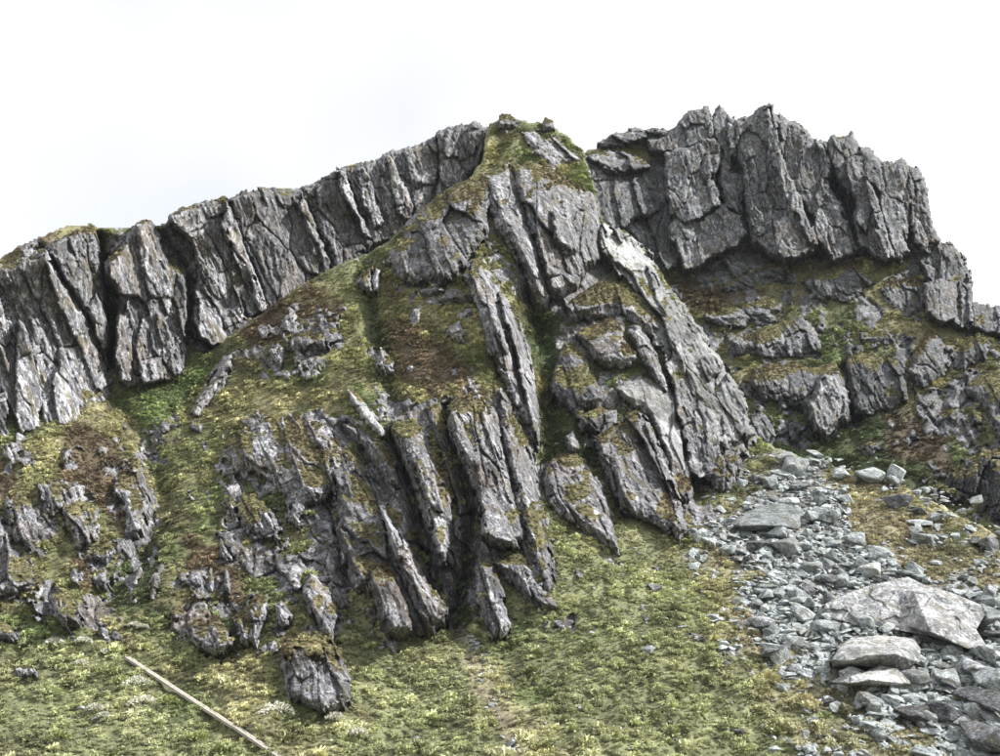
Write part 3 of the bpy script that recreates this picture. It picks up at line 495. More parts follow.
OC = [
 ('big patchy pale outcrop in the middle of the left grass slope', [(222,458),(230,440),(250,428),(262,416),(290,417),(310,419),(332,424),(341,445),(338,470),(334,492),(320,504),(305,508),(298,524),(290,518),(285,497),(270,482),(255,472),(235,480)], D(bt=1.9,bb=1.9,edge=9,jag=5,lum=1.2,veg=.1)),
 ('broken white rock scatter below the big patchy outcrop', [(225,505),(240,494),(262,500),(282,530),(276,540),(262,536),(245,530)], D(bt=1.3,bb=1.3,jag=5,lum=1.3,veg=.14)),
 ('pale tapering rock strip above the gully grass', [(220,360),(229,354),(233,366),(223,385),(211,400),(196,416),(187,415),(200,394),(211,374)], D(bt=1.8,bb=1.6,lum=1.25,lean=-.6,veg=-.05)),
 ('dark crag under the brown heather high on the spur', [(287,350),(290,334),(308,331),(326,334),(330,348),(312,353),(298,352)], D(bt=2.0,bb=2.2,lum=.8,jag=3)),
 ('small pale rock left of the dark heather crag', [(268,350),(276,342),(285,346),(284,358),(281,367),(274,360)], D(bt=1.5,bb=1.4,lum=1.1,jag=3)),
 ('little pale rock below the dark heather crag', [(309,366),(316,360),(325,364),(322,372),(312,373)], D(bt=1.3,bb=1.2,lum=1.15,jag=2)),
 ('pair of pale rocks in heather at the spur centre', [(375,356),(381,349),(389,356),(397,360),(396,374),(386,376),(377,368)], D(bt=1.6,bb=1.7,lum=1.1,jag=3)),
 ('tiny pale rock right of the heather pair', [(404,365),(409,361),(416,366),(413,373),(406,374)], D(bt=1.2,bb=1.2,lum=1.1,jag=1.5)),
 ('angular pale boulder beside the rib on the upper grass', [(445,331),(451,325),(460,321),(466,333),(464,343),(452,340)], D(bt=2.0,bb=2.0,lum=1.3,smooth=True,jag=1.2)),
 ('upright white stone on the upper shoulder of the spur', [(372,276),(376,266),(381,270),(380,290),(373,291)], D(bt=1.6,bb=1.6,lum=1.4,smooth=True,jag=1.2)),
 ('mossy rock hump beside the white shoulder stone', [(358,282),(364,268),(373,265),(373,290),(362,292)], D(bt=1.6,bb=1.6,lum=.8,veg=.1)),
 ('grass-topped rock step below the pale groove', [(437,300),(448,285),(462,280),(478,283),(480,300),(462,304),(448,306)], D(bt=2.2,bb=2.6,lum=.7,vtop=15,veg=.05)),
 ('dark grey ledge rock at the head of the upper grass', [(418,292),(428,284),(442,284),(446,292),(434,296)], D(bt=1.6,bb=1.6,lum=.9,jag=2)),
 ('white crest rock at the right end of the brown heather', [(128,457),(136,451),(145,470),(149,490),(146,515),(139,534),(130,530),(123,511),(114,491),(116,478),(124,470)], D(bt=2.2,bb=2.4,lum=1.25,veg=-.04,jag=3)),
 ('small pale rock at the top left of the heather', [(58,460),(64,445),(71,442),(71,458),(64,467)], D(bt=1.5,bb=1.5,lum=1.15,jag=2.5)),
 ('pale rocks scattered left of the heather patch', [(40,485),(48,476),(60,478),(66,492),(62,510),(52,514),(43,504)], D(bt=1.7,bb=1.9,lum=1.1,jag=4)),
 ('rounded pale outcrop below the heather patch', [(62,504),(80,499),(101,507),(100,530),(93,546),(78,554),(71,537),(63,526)], D(bt=2.2,bb=2.4,lum=1.1,jag=3,veg=-.04)),
 ('leaning grey rock just right of the rounded outcrop', [(92,552),(104,539),(115,543),(116,558),(106,564),(95,562)], D(bt=1.8,bb=1.8,lum=1.1,jag=2)),
 ('grey outcrop column near the left edge', [(6,497),(25,491),(36,503),(38,535),(31,547),(14,543),(8,520)], D(bt=2.2,bb=2.4,lum=1.05,jag=3)),
 ('large dark outcrop cut by the left edge', [(-40,520),(3,518),(16,545),(31,560),(34,590),(15,599),(-40,595)], D(bt=2.6,bb=3.0,lum=.85,jag=3)),
 ('small pale wedge rock at the left edge lower down', [(-10,620),(4,619),(16,634),(12,641),(-10,640)], D(bt=1.4,bb=1.4,lum=1.25,smooth=True,jag=1.2)),
 ('grey rock in brown ferns left of the shrubs', [(48,592),(60,587),(72,594),(83,610),(81,626),(68,628),(54,616)], D(bt=2.0,bb=2.2,lum=1.0,jag=2.5)),
 ('thin upright rock above the brown fern rock', [(69,584),(72,566),(79,568),(80,586)], D(bt=1.5,bb=1.5,lum=1.1,jag=1.5)),
 ('small split rock by the fern hollow', [(92,580),(98,566),(108,568),(107,585),(97,587)], D(bt=1.6,bb=1.6,lum=1.0,jag=2)),
 ('slender pale rock left of the lower outcrop row', [(132,584),(137,566),(144,562),(141,578),(136,588)], D(bt=1.4,bb=1.4,lum=1.1,jag=1.5)),
 ('knobbly grey rock in the lower outcrop row', [(147,590),(150,573),(160,572),(161,585),(154,603),(149,602)], D(bt=1.5,bb=1.6,lum=1.0,jag=2.5)),
 ('squat grey rock left of the two white fins', [(184,585),(188,571),(200,570),(204,580),(202,591),(190,590)], D(bt=1.7,bb=1.7,lum=1.1,jag=2)),
 ('left one of two white fins in the lower grass', [(207,590),(208,568),(212,563),(216,580),(214,594)], D(bt=1.5,bb=1.5,lum=1.3,jag=1)),
 ('right one of two white fins in the lower grass', [(223,590),(224,570),(229,567),(232,582),(230,594)], D(bt=1.5,bb=1.5,lum=1.15,jag=1)),
 ('thin pale spike of rock above the two white fins', [(219,556),(220,538),(224,540),(232,558),(228,563)], D(bt=1.4,bb=1.4,lum=1.25,jag=1)),
 ('wide dark grey outcrop above the boardwalk', [(187,620),(204,618),(216,614),(231,628),(232,645),(216,659),(200,650),(189,642)], D(bt=2.2,bb=2.8,lum=.9,jag=2.5)),
 ('pale double outcrop left of the triangular stone', [(233,618),(245,605),(256,587),(269,600),(266,622),(256,647),(240,643)], D(bt=2.2,bb=2.6,lum=1.15,jag=2.5)),
 ('triangular pale stone above the dark capped boulder', [(275,606),(281,598),(294,616),(285,628),(277,626)], D(bt=1.6,bb=1.6,lum=1.25,jag=1)),
 ('split pale rib pair above the dark capped boulder', [(300,592),(309,571),(317,574),(330,590),(339,615),(332,640),(322,632),(312,616),(304,603)], D(bt=2.4,bb=2.4,lum=1.2,jag=2)),
 ('small dark rocks above the boardwalk outcrop', [(168,612),(178,606),(186,612),(182,622),(170,622)], D(bt=1.3,bb=1.3,lum=.8,jag=3)),
 ('flat pale rock in the shrubs at lower left', [(12,668),(24,664),(36,668),(37,676),(20,677)], D(bt=1.0,bb=.9,lum=1.3,jag=1.5)),
 ('dark rock in the grass under the green gully', [(158,424),(168,419),(180,424),(176,431),(162,431)], D(bt=1.2,bb=1.2,lum=.7,jag=2)),
 ('second dark rock beside the gully grass', [(188,426),(195,420),(203,424),(201,431),(190,431)], D(bt=1.2,bb=1.2,lum=.7,jag=2)),
]
for lab, poly, kw in OC: crag('rock_outcrop', lab, 'rock', 1, [('rock_outcrop', poly, {'edge': 5, 'sz': .6, 'ev': .12, **kw})], G4)
crag('boulder', 'dark knobbly boulder with grassy cap standing in the lower grass', 'boulder', 1, [
  ('rock_face', [(282,655),(286,643),(298,638),(314,638),(330,644),(340,655),(346,668),(352,685),(352,698),(345,709),(325,713),(305,709),(289,702),(283,690),(284,676),(281,664)], D(bt=3.6,bb=2.4,edge=20,lum=.72,veg=-.22,sz=.38,lean=.2,amp=1.2)),
  ('grass_cap', [(281,652),(287,640),(300,633),(316,632),(330,640),(341,656),(332,662),(322,655),(308,658),(296,652),(288,660)], D(bt=2.6,bb=4.2,edge=10,veg=.9,amp=.6,jag=4))], emerge=False)
G5 = 'rocks of the right-hand rib'
crag('rock_ledge', 'grass-topped ledge block at the top of the right rib gully', 'crag', 1, [('rock_ledge', [(562,304),(580,293),(605,280),(625,284),(641,295),(656,310),(662,330),(651,338),(630,324),(610,318),(590,321),(570,323)], D(bt=3.0,bb=4.0,edge=8,lum=.85,vtop=24,veg=.04))], G5, lean=.3)
crag('rock_block', 'squared grey block with mossy top in the right gully', 'rock', 1, [('rock_block', [(574,333),(590,325),(612,315),(619,322),(627,338),(638,358),(631,366),(618,370),(600,366),(591,359),(581,346)], D(bt=4.6,bb=5.2,edge=6,lum=.95,vtop=14,smooth=True,jag=1.4))], G5, lean=.4)
crag('rock_rib', 'leaning narrow slab right of the squared block', 'crag', 1, [('rock_rib', [(624,330),(638,321),(649,335),(659,355),(667,375),(670,397),(660,392),(650,377),(639,360)], D(bt=4.0,bb=4.2,edge=6,lum=.95,veg=-.02))], G5)
crag('rock_block', 'rounded mossy brown hump below the squared block', 'rock', 1, [('rock_block', [(561,346),(572,341),(586,355),(599,380),(605,400),(599,409),(585,416),(572,413),(559,401),(550,386),(554,365)], D(bt=3.4,bb=4.2,edge=9,lum=.55,veg=.12))], G5)
crag('rock_block', 'dark undercut rock below the mossy hump', 'rock', 1, [('rock_block', [(574,412),(600,402),(610,414),(600,431),(580,434)], D(bt=3.4,bb=3.6,edge=6,lum=.6,veg=-.05))], G5)
crag('rock_wall', 'grey-green slab wall below the squared block', 'crag', 1, [('rock_wall', [(616,388),(640,373),(666,380),(676,400),(682,430),(687,472),(677,484),(668,464),(655,432),(640,412),(625,404)], D(bt=2.8,bb=3.8,edge=6,lum=.9,smooth=True,veg=-.12))], G5, mat='pale', lean=.25)
crag('rock_rib', 'long pale right-hand rib stepping down to the scree head', 'crag', 1, [
  ('rock_face', [(599,226),(612,227),(638,240),(650,255),(660,272),(672,292),(688,310),(700,330),(715,355),(730,372),(742,395),(750,420),(757,440),(750,458),(735,462),(718,470),(706,478),(694,462),(684,430),(676,398),(666,366),(656,338),(642,312),(630,290),(616,268),(602,252)], D(bt=3.0,bb=3.6,edge=6,lum=.72,veg=.0,sz=1.1,tilt=(.02,0),emerge=False,jag=4)),
  ('slab', [(600,226),(615,228),(637,241),(655,264),(646,282),(628,276),(606,256)], D(bt=4.0,bb=4.0,edge=4,lum=1.3,smooth=True,veg=-.2,tilt=(.03,.0),jag=3)),
  ('slab', [(640,262),(653,260),(664,280),(686,310),(698,330),(688,346),(668,334),(652,304)], D(bt=4.0,bb=4.0,smooth=True,edge=5,lum=.78,veg=-.02,jag=3)),
  ('slab', [(672,336),(700,330),(722,364),(714,384),(696,394),(682,376)], D(bt=4.2,bb=4.4,edge=4,jag=3,lum=.8,veg=-.2)),
  ('slab', [(694,400),(728,372),(745,398),(755,434),(738,450),(714,448),(702,430)], D(bt=4.2,bb=4.4,edge=4,jag=3,lum=.82,veg=-.2))], G5, mat='pale', lean=.5)
crag('rock_wall', 'dark greenish wall under the left side of the long right rib', 'crag', 1, [('rock_wall', [(672,372),(690,362),(698,390),(707,412),(717,435),(723,455),(716,472),(700,482),(690,474),(683,442),(676,412)], D(bt=3.4,bb=4.2,edge=6,lum=.85,veg=-.08,emerge=False))], G5, mat='grey', lean=.25)
crag('rock_block', 'dark rounded foot of the long right rib above the scree', 'rock', 1, [('rock_block', [(700,442),(715,431),(735,442),(743,460),(741,480),(730,492),(715,490),(704,477)], D(bt=4.0,bb=4.2,edge=7,lum=.75,veg=-.02))], G5, lean=.25)
crag('rock_block', 'small pillar between the leaning pyramid slab and the scree', 'rock', 1, [('rock_block', [(668,456),(680,450),(691,460),(694,490),(688,507),(676,500),(668,480)], D(bt=3.6,bb=3.6,edge=6,lum=.95,vtop=6))], G5, lean=.1)
crag('rock_rib', 'leaning pyramid slab with finely striped face right of the gully mouth', 'crag', 1, [
  ('rock_face', [(594,441),(610,425),(625,415),(636,407),(646,412),(656,430),(666,455),(676,480),(684,510),(689,533),(680,542),(665,532),(650,524),(635,520),(620,514),(612,492),(605,472),(597,457)], D(bt=4.0,bb=4.4,edge=9,lum=.8,tilt=(-.02,0),vtop=8,veg=-.08)),
  ('slab', [(637,410),(646,414),(656,432),(666,457),(676,482),(684,512),(688,532),(680,538),(670,505),(658,470),(646,438)], D(bt=5.4,bb=5.6,edge=5,lum=.95,tilt=(.02,0),veg=-.15))], G5, lean=.36)
crag('rock_rib', 'low leaning rock with grassy top pointing down into the grass', 'crag', 1, [('rock_rib', [(543,470),(558,452),(575,449),(586,458),(598,480),(609,505),(617,530),(622,548),(619,558),(608,550),(595,542),(575,527),(560,514),(547,502),(542,486)], D(bt=2.8,bb=4.0,edge=9,lum=.9,vtop=26,veg=-.06))], G5, lean=.5)
crag('standing_stone', 'small upright stone above the low leaning rock', 'rock', 1, [('standing_stone', [(564,436),(574,429),(581,450),(571,453)], D(bt=2.0,bb=2.0,edge=4,lum=.9,jag=1))], G5)
G6 = 'towers of the right-hand peak'
pk = dict(mat='dark', lean=.2)
crag('rock_slab', 'flat rock slab on the skyline saddle left of the peak', 'rock', 3, [('rock_slab', [(599,143),(612,133),(640,129),(648,137),(622,146),(604,147)], D(bt=3,bb=3,edge=5,lum=1.0,veg=-.2,lean=1.3))], G6, emerge=False, grow=1.5, mat='dark')
crag('rock_slab', 'thin skyline rock touching the peak\'s left shoulder', 'rock', 3, [('rock_slab', [(642,133),(655,128),(667,132),(664,140),(650,140)], D(bt=3,bb=3,edge=4,lum=.8,veg=-.2))], G6, emerge=False, grow=1.5, mat='dark', lean=1.2)
crag('rock_ledge', 'overhanging rock lip below the yellow saddle grass', 'crag', 3, [('rock_ledge', [(588,157),(610,149),(640,157),(648,166),(625,174),(604,168)], D(bt=3.6,bb=4.6,edge=6,lum=1.0,veg=-.05))], G6, emerge=False, grow=1.5, mat='dark', lean=1.2)
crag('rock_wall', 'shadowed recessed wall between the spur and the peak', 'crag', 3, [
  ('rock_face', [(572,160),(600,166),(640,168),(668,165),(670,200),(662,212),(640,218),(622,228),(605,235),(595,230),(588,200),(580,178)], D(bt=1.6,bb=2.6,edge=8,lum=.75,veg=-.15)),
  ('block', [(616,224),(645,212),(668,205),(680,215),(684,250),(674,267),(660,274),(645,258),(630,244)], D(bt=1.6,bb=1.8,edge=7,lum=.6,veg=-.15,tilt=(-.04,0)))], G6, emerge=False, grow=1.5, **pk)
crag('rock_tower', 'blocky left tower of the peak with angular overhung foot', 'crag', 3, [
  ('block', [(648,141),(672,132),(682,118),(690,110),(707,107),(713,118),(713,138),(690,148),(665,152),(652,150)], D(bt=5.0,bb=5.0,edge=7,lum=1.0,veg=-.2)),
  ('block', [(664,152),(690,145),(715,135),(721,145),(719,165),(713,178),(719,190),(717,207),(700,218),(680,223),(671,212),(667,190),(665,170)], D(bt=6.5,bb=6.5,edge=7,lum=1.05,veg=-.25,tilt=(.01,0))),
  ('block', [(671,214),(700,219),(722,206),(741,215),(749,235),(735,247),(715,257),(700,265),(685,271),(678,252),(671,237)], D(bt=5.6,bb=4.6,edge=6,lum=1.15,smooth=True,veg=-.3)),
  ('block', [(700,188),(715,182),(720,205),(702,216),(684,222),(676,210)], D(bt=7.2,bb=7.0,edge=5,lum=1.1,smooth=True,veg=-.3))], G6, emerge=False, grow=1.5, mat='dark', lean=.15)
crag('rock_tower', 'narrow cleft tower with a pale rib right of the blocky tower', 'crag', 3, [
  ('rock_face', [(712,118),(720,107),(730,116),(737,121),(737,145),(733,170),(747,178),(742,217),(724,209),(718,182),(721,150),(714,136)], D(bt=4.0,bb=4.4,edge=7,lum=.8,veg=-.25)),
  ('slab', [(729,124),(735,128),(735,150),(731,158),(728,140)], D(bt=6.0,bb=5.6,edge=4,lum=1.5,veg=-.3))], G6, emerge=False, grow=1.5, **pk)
crag('rock_tower', 'highest tower of the peak, a tall pillar tapering to the top', 'crag', 3, [
  ('rock_face', [(736,121),(752,117),(760,108),(769,104),(776,123),(781,150),(787,175),(801,205),(813,230),(819,247),(806,257),(790,260),(776,260),(764,252),(754,242),(747,217),(744,182),(738,166),(735,141)], D(bt=6.5,bb=6.0,edge=10,lum=.95,veg=-.25)),
  ('slab', [(764,108),(770,106),(776,130),(782,156),(800,196),(818,244),(812,246),(796,214),(780,184),(770,150)], D(bt=8.2,bb=7.6,edge=4,lum=1.2,tilt=(.03,0),veg=-.25)),
  ('slab', [(775,222),(790,215),(800,240),(803,257),(786,260),(776,250)], D(bt=8.0,bb=7.2,edge=5,lum=1.1,smooth=True,veg=-.3)),
  ('slab', [(741,150),(752,146),(760,185),(766,232),(756,240),(749,212)], D(bt=7.4,bb=7.0,edge=5,lum=.9,veg=-.25))], G6, emerge=False, grow=1.5, **pk)
crag('rock_tower', 'jagged brown-grey shoulder right of the highest tower', 'crag', 3, [('rock_tower', [(768,105),(785,120),(800,122),(812,137),(827,142),(830,160),(827,180),(832,192),(826,204),(815,213),(808,214),(798,200),(786,178),(779,150),(774,125)], D(bt=4.4,bb=4.8,edge=8,lum=.9,veg=-.22,jag=3))], G6, emerge=False, grow=1.5, **pk)
crag('rock_tower', 'lower pointed slab beside the black chimney of the peak', 'crag', 3, [('rock_tower', [(814,208),(826,180),(839,205),(847,225),(859,250),(850,257),(835,260),(824,248),(817,237)], D(bt=5.6,bb=5.2,edge=7,lum=1.1,veg=-.22))], G6, emerge=False, grow=1.5, mat='dark', lean=.3)
crag('rock_tower', 'right wall of the black chimney with a pale edge', 'crag', 3, [
  ('rock_face', [(824,147),(832,136),(845,136),(852,131),(859,145),(863,155),(869,180),(879,205),(886,230),(894,257),(885,261),(870,256),(860,248),(853,222),(856,202),(846,190),(838,176),(830,161)], D(bt=5.6,bb=5.6,edge=8,lum=.85,veg=-.22,tilt=(-.02,0))),
  ('slab', [(866,176),(872,184),(882,215),(893,254),(888,258),(878,232),(870,205)], D(bt=7.4,bb=7.2,edge=4,lum=1.25,tilt=(.03,0),veg=-.25))], G6, emerge=False, grow=1.5, mat='dark', lean=.28)
crag('rock_tower', 'rusty-streaked tower near the right end of the peak', 'crag', 3, [('rock_tower', [(860,148),(872,152),(882,165),(892,161),(904,161),(911,172),(914,190),(911,215),(906,235),(911,252),(900,261),(893,252),(884,227),(875,197),(866,177)], D(bt=5.0,bb=5.0,edge=8,lum=.95,veg=-.15,jag=2.5))], G6, emerge=False, grow=1.5, **pk)
crag('rock_tower', 'outermost right tower of the peak against the sky', 'crag', 3, [('rock_tower', [(905,165),(918,171),(926,182),(929,205),(933,225),(940,240),(929,254),(915,244),(909,222),(914,192)], D(bt=4.2,bb=4.2,edge=7,lum=1.0,veg=-.2))], G6, emerge=False, grow=1.5, **pk)
crag('rock_tower', 'rounded skyline crag descending right below the peak', 'crag', 3, [
  ('rock_face', [(922,262),(934,243),(946,242),(959,252),(967,265),(972,282),(970,302),(980,304),(1000,307),(1030,322),(1030,345),(985,332),(958,328),(938,308),(930,288)], D(bt=4.0,bb=3.6,edge=8,lum=.95,veg=-.08)),
  ('block', [(925,284),(940,279),(957,281),(958,320),(940,323),(928,312)], D(bt=6.0,bb=5.6,edge=5,lum=1.1,veg=-.15)),
  ('block', [(960,282),(970,285),(974,322),(962,326)], D(bt=5.8,bb=5.6,edge=4,lum=1.1,veg=-.15))], G6, emerge=False, grow=1.5, mat='dark', lean=.1)
G7 = 'outcrops on the right-hand ledges'
RC = [
 ('low dark ledge rock directly under the highest tower', [(722,288),(745,270),(775,261),(792,263),(783,279),(762,287),(737,293)], D(bt=1.8,bb=2.0,lum=.75,lean=1.1,veg=.0)),
 ('broken rock band across the upper right ledges', [(698,314),(725,305),(760,299),(783,304),(774,320),(742,327),(710,327)], D(bt=1.8,bb=2.0,lum=.9,lean=1.1,veg=.03,jag=4)),
 ('mossy hump of rock under the pale-edged chimney', [(800,285),(815,268),(850,262),(872,268),(878,285),(850,300),(820,300)], D(bt=2.0,bb=2.0,lum=.7,veg=.12,jag=4)),
 ('broken mossy crag below the outermost tower', [(880,285),(905,270),(925,285),(928,310),(905,318),(885,308)], D(bt=1.8,bb=1.8,lum=.75,veg=.1,jag=4)),
 ('pale topped crag in the centre of the right ledges', [(730,340),(760,328),(785,320),(803,313),(813,325),(822,342),(819,352),(800,358),(780,358),(755,358),(738,356)], D(bt=3.3,bb=3.2,lum=1.0,lean=.4,veg=-.04)),
 ('vertical crag with black cave foot right of the long rib', [(752,366),(790,360),(810,368),(833,360),(846,378),(852,400),(849,420),(839,429),(830,441),(822,445),(814,434),(806,422),(798,408),(785,402),(765,402),(750,388)], D(bt=3.3,bb=3.8,lum=.75,lean=.4,vtop=14,veg=-.08)),
 ('dark shaded crag above the green hollow on the right', [(850,350),(880,355),(900,361),(910,380),(907,402),(890,411),(870,416),(855,414),(848,388),(845,366)], D(bt=2.5,bb=3.3,lum=.6,veg=-.04)),
 ('twin-topped crag right of the shaded crag', [(912,350),(928,327),(941,335),(952,360),(946,377),(930,385),(915,388),(909,372)], D(bt=2.7,bb=3.0,lum=.85,veg=-.03)),
 ('grey crag just below the right skyline', [(948,348),(965,340),(980,324),(994,345),(986,360),(966,368),(954,368)], D(bt=2.5,bb=2.8,lum=.85,veg=-.02)),
 ('steep dark crag at the right edge, middle height', [(962,388),(975,376),(1000,369),(1035,372),(1035,450),(1000,444),(989,424),(984,404),(970,398)], D(bt=2.7,bb=3.4,lum=.75,veg=.0)),
 ('wide dark crag at the right edge above the scree', [(906,482),(915,462),(940,458),(960,462),(985,450),(1035,450),(1035,530),(1000,524),(975,512),(955,504),(932,494)], D(bt=2.2,bb=2.0,lum=.6,veg=.02,jag=5,lean=-.2,sz=1.2,amp=1.5,tilt=(-.03,0))),
 ('small rock nose in the green hollow', [(856,450),(864,438),(880,438),(884,452),(868,457)], D(bt=1.5,bb=1.7,lum=.95,veg=-.1)),
 ('rough rock band above the brown hollow at right', [(935,412),(955,400),(978,405),(988,425),(965,432),(942,426)], D(bt=1.8,bb=2.0,lum=.8,veg=.03,jag=4)),
 ('small rock at the foot of the long rib by the hollow', [(748,418),(760,404),(771,420),(779,436),(770,448),(755,444)], D(bt=1.8,bb=2.0,lum=.9,veg=-.05)),
 ('mossy bank rock descending to the green hollow', [(870,425),(895,408),(925,395),(935,405),(910,425),(882,440)], D(bt=1.4,bb=1.5,lum=.75,veg=.12,jag=4)),
 ('scattered pale rocks on the tan shelf at right', [(838,340),(850,332),(868,330),(890,328),(897,340),(880,346),(855,348)], D(bt=1.2,bb=1.4,lum=1.15,veg=.06,jag=5)),
]
for lab, poly, kw in RC: crag('rock_outcrop', lab, 'rock', 3, [('rock_outcrop', poly, {'edge': 7, **kw})], G7, mat='dark')
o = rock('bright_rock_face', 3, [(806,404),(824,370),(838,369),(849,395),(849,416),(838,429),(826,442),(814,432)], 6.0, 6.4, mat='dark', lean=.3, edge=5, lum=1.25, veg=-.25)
o.name = 'rock_outcrop'; tag(o, 'pale face on the front of the cave-footed crag', 'rock', G7)

# ------------------------------------------------------------------ boulders and scree
def hull(seed, flat=.6, n=16, box=.6):
    r = random.Random(seed); bm = bmesh.new()
    for i in range(n):
        v = Vector((r.gauss(0, 1), r.gauss(0, 1), r.gauss(0, 1))).normalized()
        m_ = max(abs(c) for c in v); v = v.lerp(v/m_, box)
        bm.verts.new((v.x*.5, v.y*.5*r.uniform(.8, 1), v.z*.5*flat))
    g = bmesh.ops.convex_hull(bm, input=bm.verts)
    bmesh.ops.delete(bm, geom=[v for v in bm.verts if not v.link_faces], context='VERTS')
    bmesh.ops.bevel(bm, geom=list(bm.edges), offset=.025, segments=1, affect='EDGES')
    bm.normal_update(); me = bpy.data.meshes.new('stone'); bm.to_mesh(me); bm.free(); return me
ST = [hull(i, random.uniform(.35, .75), random.randint(9, 15), random.uniform(.2, .8)) for i in range(14)]
ST2 = [m.copy() for m in ST]
for m in ST: m.materials.append(MR['stone'])
for m in ST2: m.materials.append(MR['dstone'])
def slope_frame(px, py, k=1):
    p = Vector(pos(px, py, float(SURF[k](px, py))).tolist())
    a = Vector(pos(px+6, py, float(SURF[k](px+6, py))).tolist()); b = Vector(pos(px, py-6, float(SURF[k](px, py-6))).tolist())
    n = (a-p).cross(b-p).normalized()
    return Vector(pos(np.array([px]), np.array([py]), ground(k, np.array([float(px)]), np.array([float(py)])))[0].tolist()), n
def boulder(px, py, wpx, label, lum=1., dark=False, sx=1., sy=.8, szz=.9, rot=None, lift=.18, name='boulder', group='stones of the scree fan', seed=None, cat='boulder', k=1):
    p, n = slope_frame(px, py, k); wm = wpx/F*p.y
    o = link(name, (ST2 if dark else ST)[(seed if seed is not None else random.randrange(14)) % 14])
    up = n.lerp(Vector((0, 0, 1)), .35).normalized()
    q = up.to_track_quat('Z', 'Y') @ Matrix.Rotation(rot if rot is not None else random.uniform(0, 6.28), 3, 'Z').to_quaternion() @ Matrix.Rotation(random.gauss(0, .16), 3, 'X').to_quaternion()
    o.rotation_euler = q.to_euler(); o.scale = (wm*sx, wm*sy, wm*szz); o.location = p + up*wm*lift*szz
    o.color = (lum*.96, lum*1.01, lum*1.01, 1); tag(o, label, cat, group); return o
# the great split boulder
def hero(name, label, verts, tris, Yoff, mat, lum, seed, parts=None, k=1, group='great boulders in the scree'):
    """angular boulder: corners (px, py, metres towards the viewer), faces between them, closed behind"""
    V = np.array(verts, float); x0, y0 = V[:, :2].min(0); x1, y1 = V[:, :2].max(0)
    px, py = np.meshgrid(np.arange(x0-1, x1+1, .8), np.arange(y0-1, y1+1, .8))
    h = np.full(px.shape, -99.)
    for a, b, c in tris:
        A, B, Cc = V[a], V[b], V[c]; det = (B[1]-Cc[1])*(A[0]-Cc[0])+(Cc[0]-B[0])*(A[1]-Cc[1])
        u = ((B[1]-Cc[1])*(px-Cc[0])+(Cc[0]-B[0])*(py-Cc[1]))/det; v_ = ((Cc[1]-A[1])*(px-Cc[0])+(A[0]-Cc[0])*(py-Cc[1]))/det
        m = (u > -.002) & (v_ > -.002) & (u+v_ < 1.002); h = np.where(m, np.maximum(h, u*A[2]+v_*B[2]+(1-u-v_)*Cc[2]), h)
    h = np.where(h > -50, h*1.5, h); mask = h > -50; inner = mask.copy()
    for ax in (0, 1): inner &= np.roll(mask, 1, ax) & np.roll(mask, -1, ax)
    X, Z = px*.065, py*.065
    b1, e1, r1 = blocks(X/1.3+.4*Z, Z/.9-.2*X, seed); b2, _, r2 = blocks(X/.45, Z/.4, seed+7)
    det = b1*.22 + b2*.12 + fbm(X/1.5, Z/1.2, seed, 5)*.25
    Y0 = SURF[k](px, py) + .5
    Y = np.where(inner, Y0 - h - det*np.clip(h, .3, 1), Y0 + 1.0)
    Pm = pos(px, py, Y); n = normals(Pm)
    me, _, _ = grid_mesh(name, Pm, mask, {'veg': 0*h, 'tone': .8+.25*r1+.15*r2})
    o = link(name, me, MR[mat]); o.color = (*lum, 1); tag(o, label, 'boulder', group); return o
hero('great_boulder', 'huge split boulder with dark crack face between two pale pinkish faces',
  [(821,611,1.2),(825,603,1.8),(846,593,2.6),(872,584,3.0),(908,576,3.4),(926,585,4.0),(952,592,3.9),(981,604,3.4),(986,615,2.8),(977,630,2.0),(989,648,1.2),(972,651,1.0),(930,637,1.2),(890,630,1.3),(850,624,1.2),(832,620,1.0),(897,590,3.5),(906,626,1.5),(914,592,4.3),(931,632,2.8)],
  [(0,1,15),(1,2,15),(2,14,15),(2,3,14),(3,16,14),(3,4,16),(14,16,17),(14,17,13),(4,5,16),(5,18,16),(16,18,17),(17,18,19),(17,19,12),(17,12,13),(5,6,18),(6,7,18),(7,8,18),(8,9,18),(18,9,19),(9,10,11),(9,11,19),(11,12,19)], 0, 'pale', (1.28,1.26,1.27), 3)
hero('great_boulder', 'broad flat-topped boulder with dark front below the split boulder',
  [(830,660,2.0),(838,648,2.0),(850,637,1.4),(880,634,1.2),(915,637,1.4),(922,650,1.9),(918,662,1.6),(895,654,3.2),(868,655,3.4),(850,660,3.2),(832,668,.6),(870,668,.9),(905,673,.5)],
  [(0,1,9),(1,2,9),(2,3,8),(2,8,9),(3,7,8),(3,4,7),(4,5,7),(5,6,7),(0,9,10),(9,10,11),(9,8,11),(8,7,11),(7,12,11),(7,6,12)], 0, 'pale', (1.3,1.29,1.27), 9)
hero('great_boulder', 'low pale arched slab lowest of the three big boulders',
  [(826,682,.8),(840,676,1.2),(848,664,1.5),(862,672,1.9),(880,664,1.5),(898,668,1.6),(913,684,.8),(890,682,2.0),(870,680,2.2),(853,683,1.8),(900,688,.4),(870,687,.5),(845,686,.4)],
  [(0,1,9),(1,2,9),(2,3,9),(3,8,9),(3,4,8),(4,7,8),(4,5,7),(5,6,7),(7,6,10),(7,10,11),(7,8,11),(8,9,11),(9,12,11),(0,9,12)], 0, 'pale', (1.45,1.42,1.4), 15)
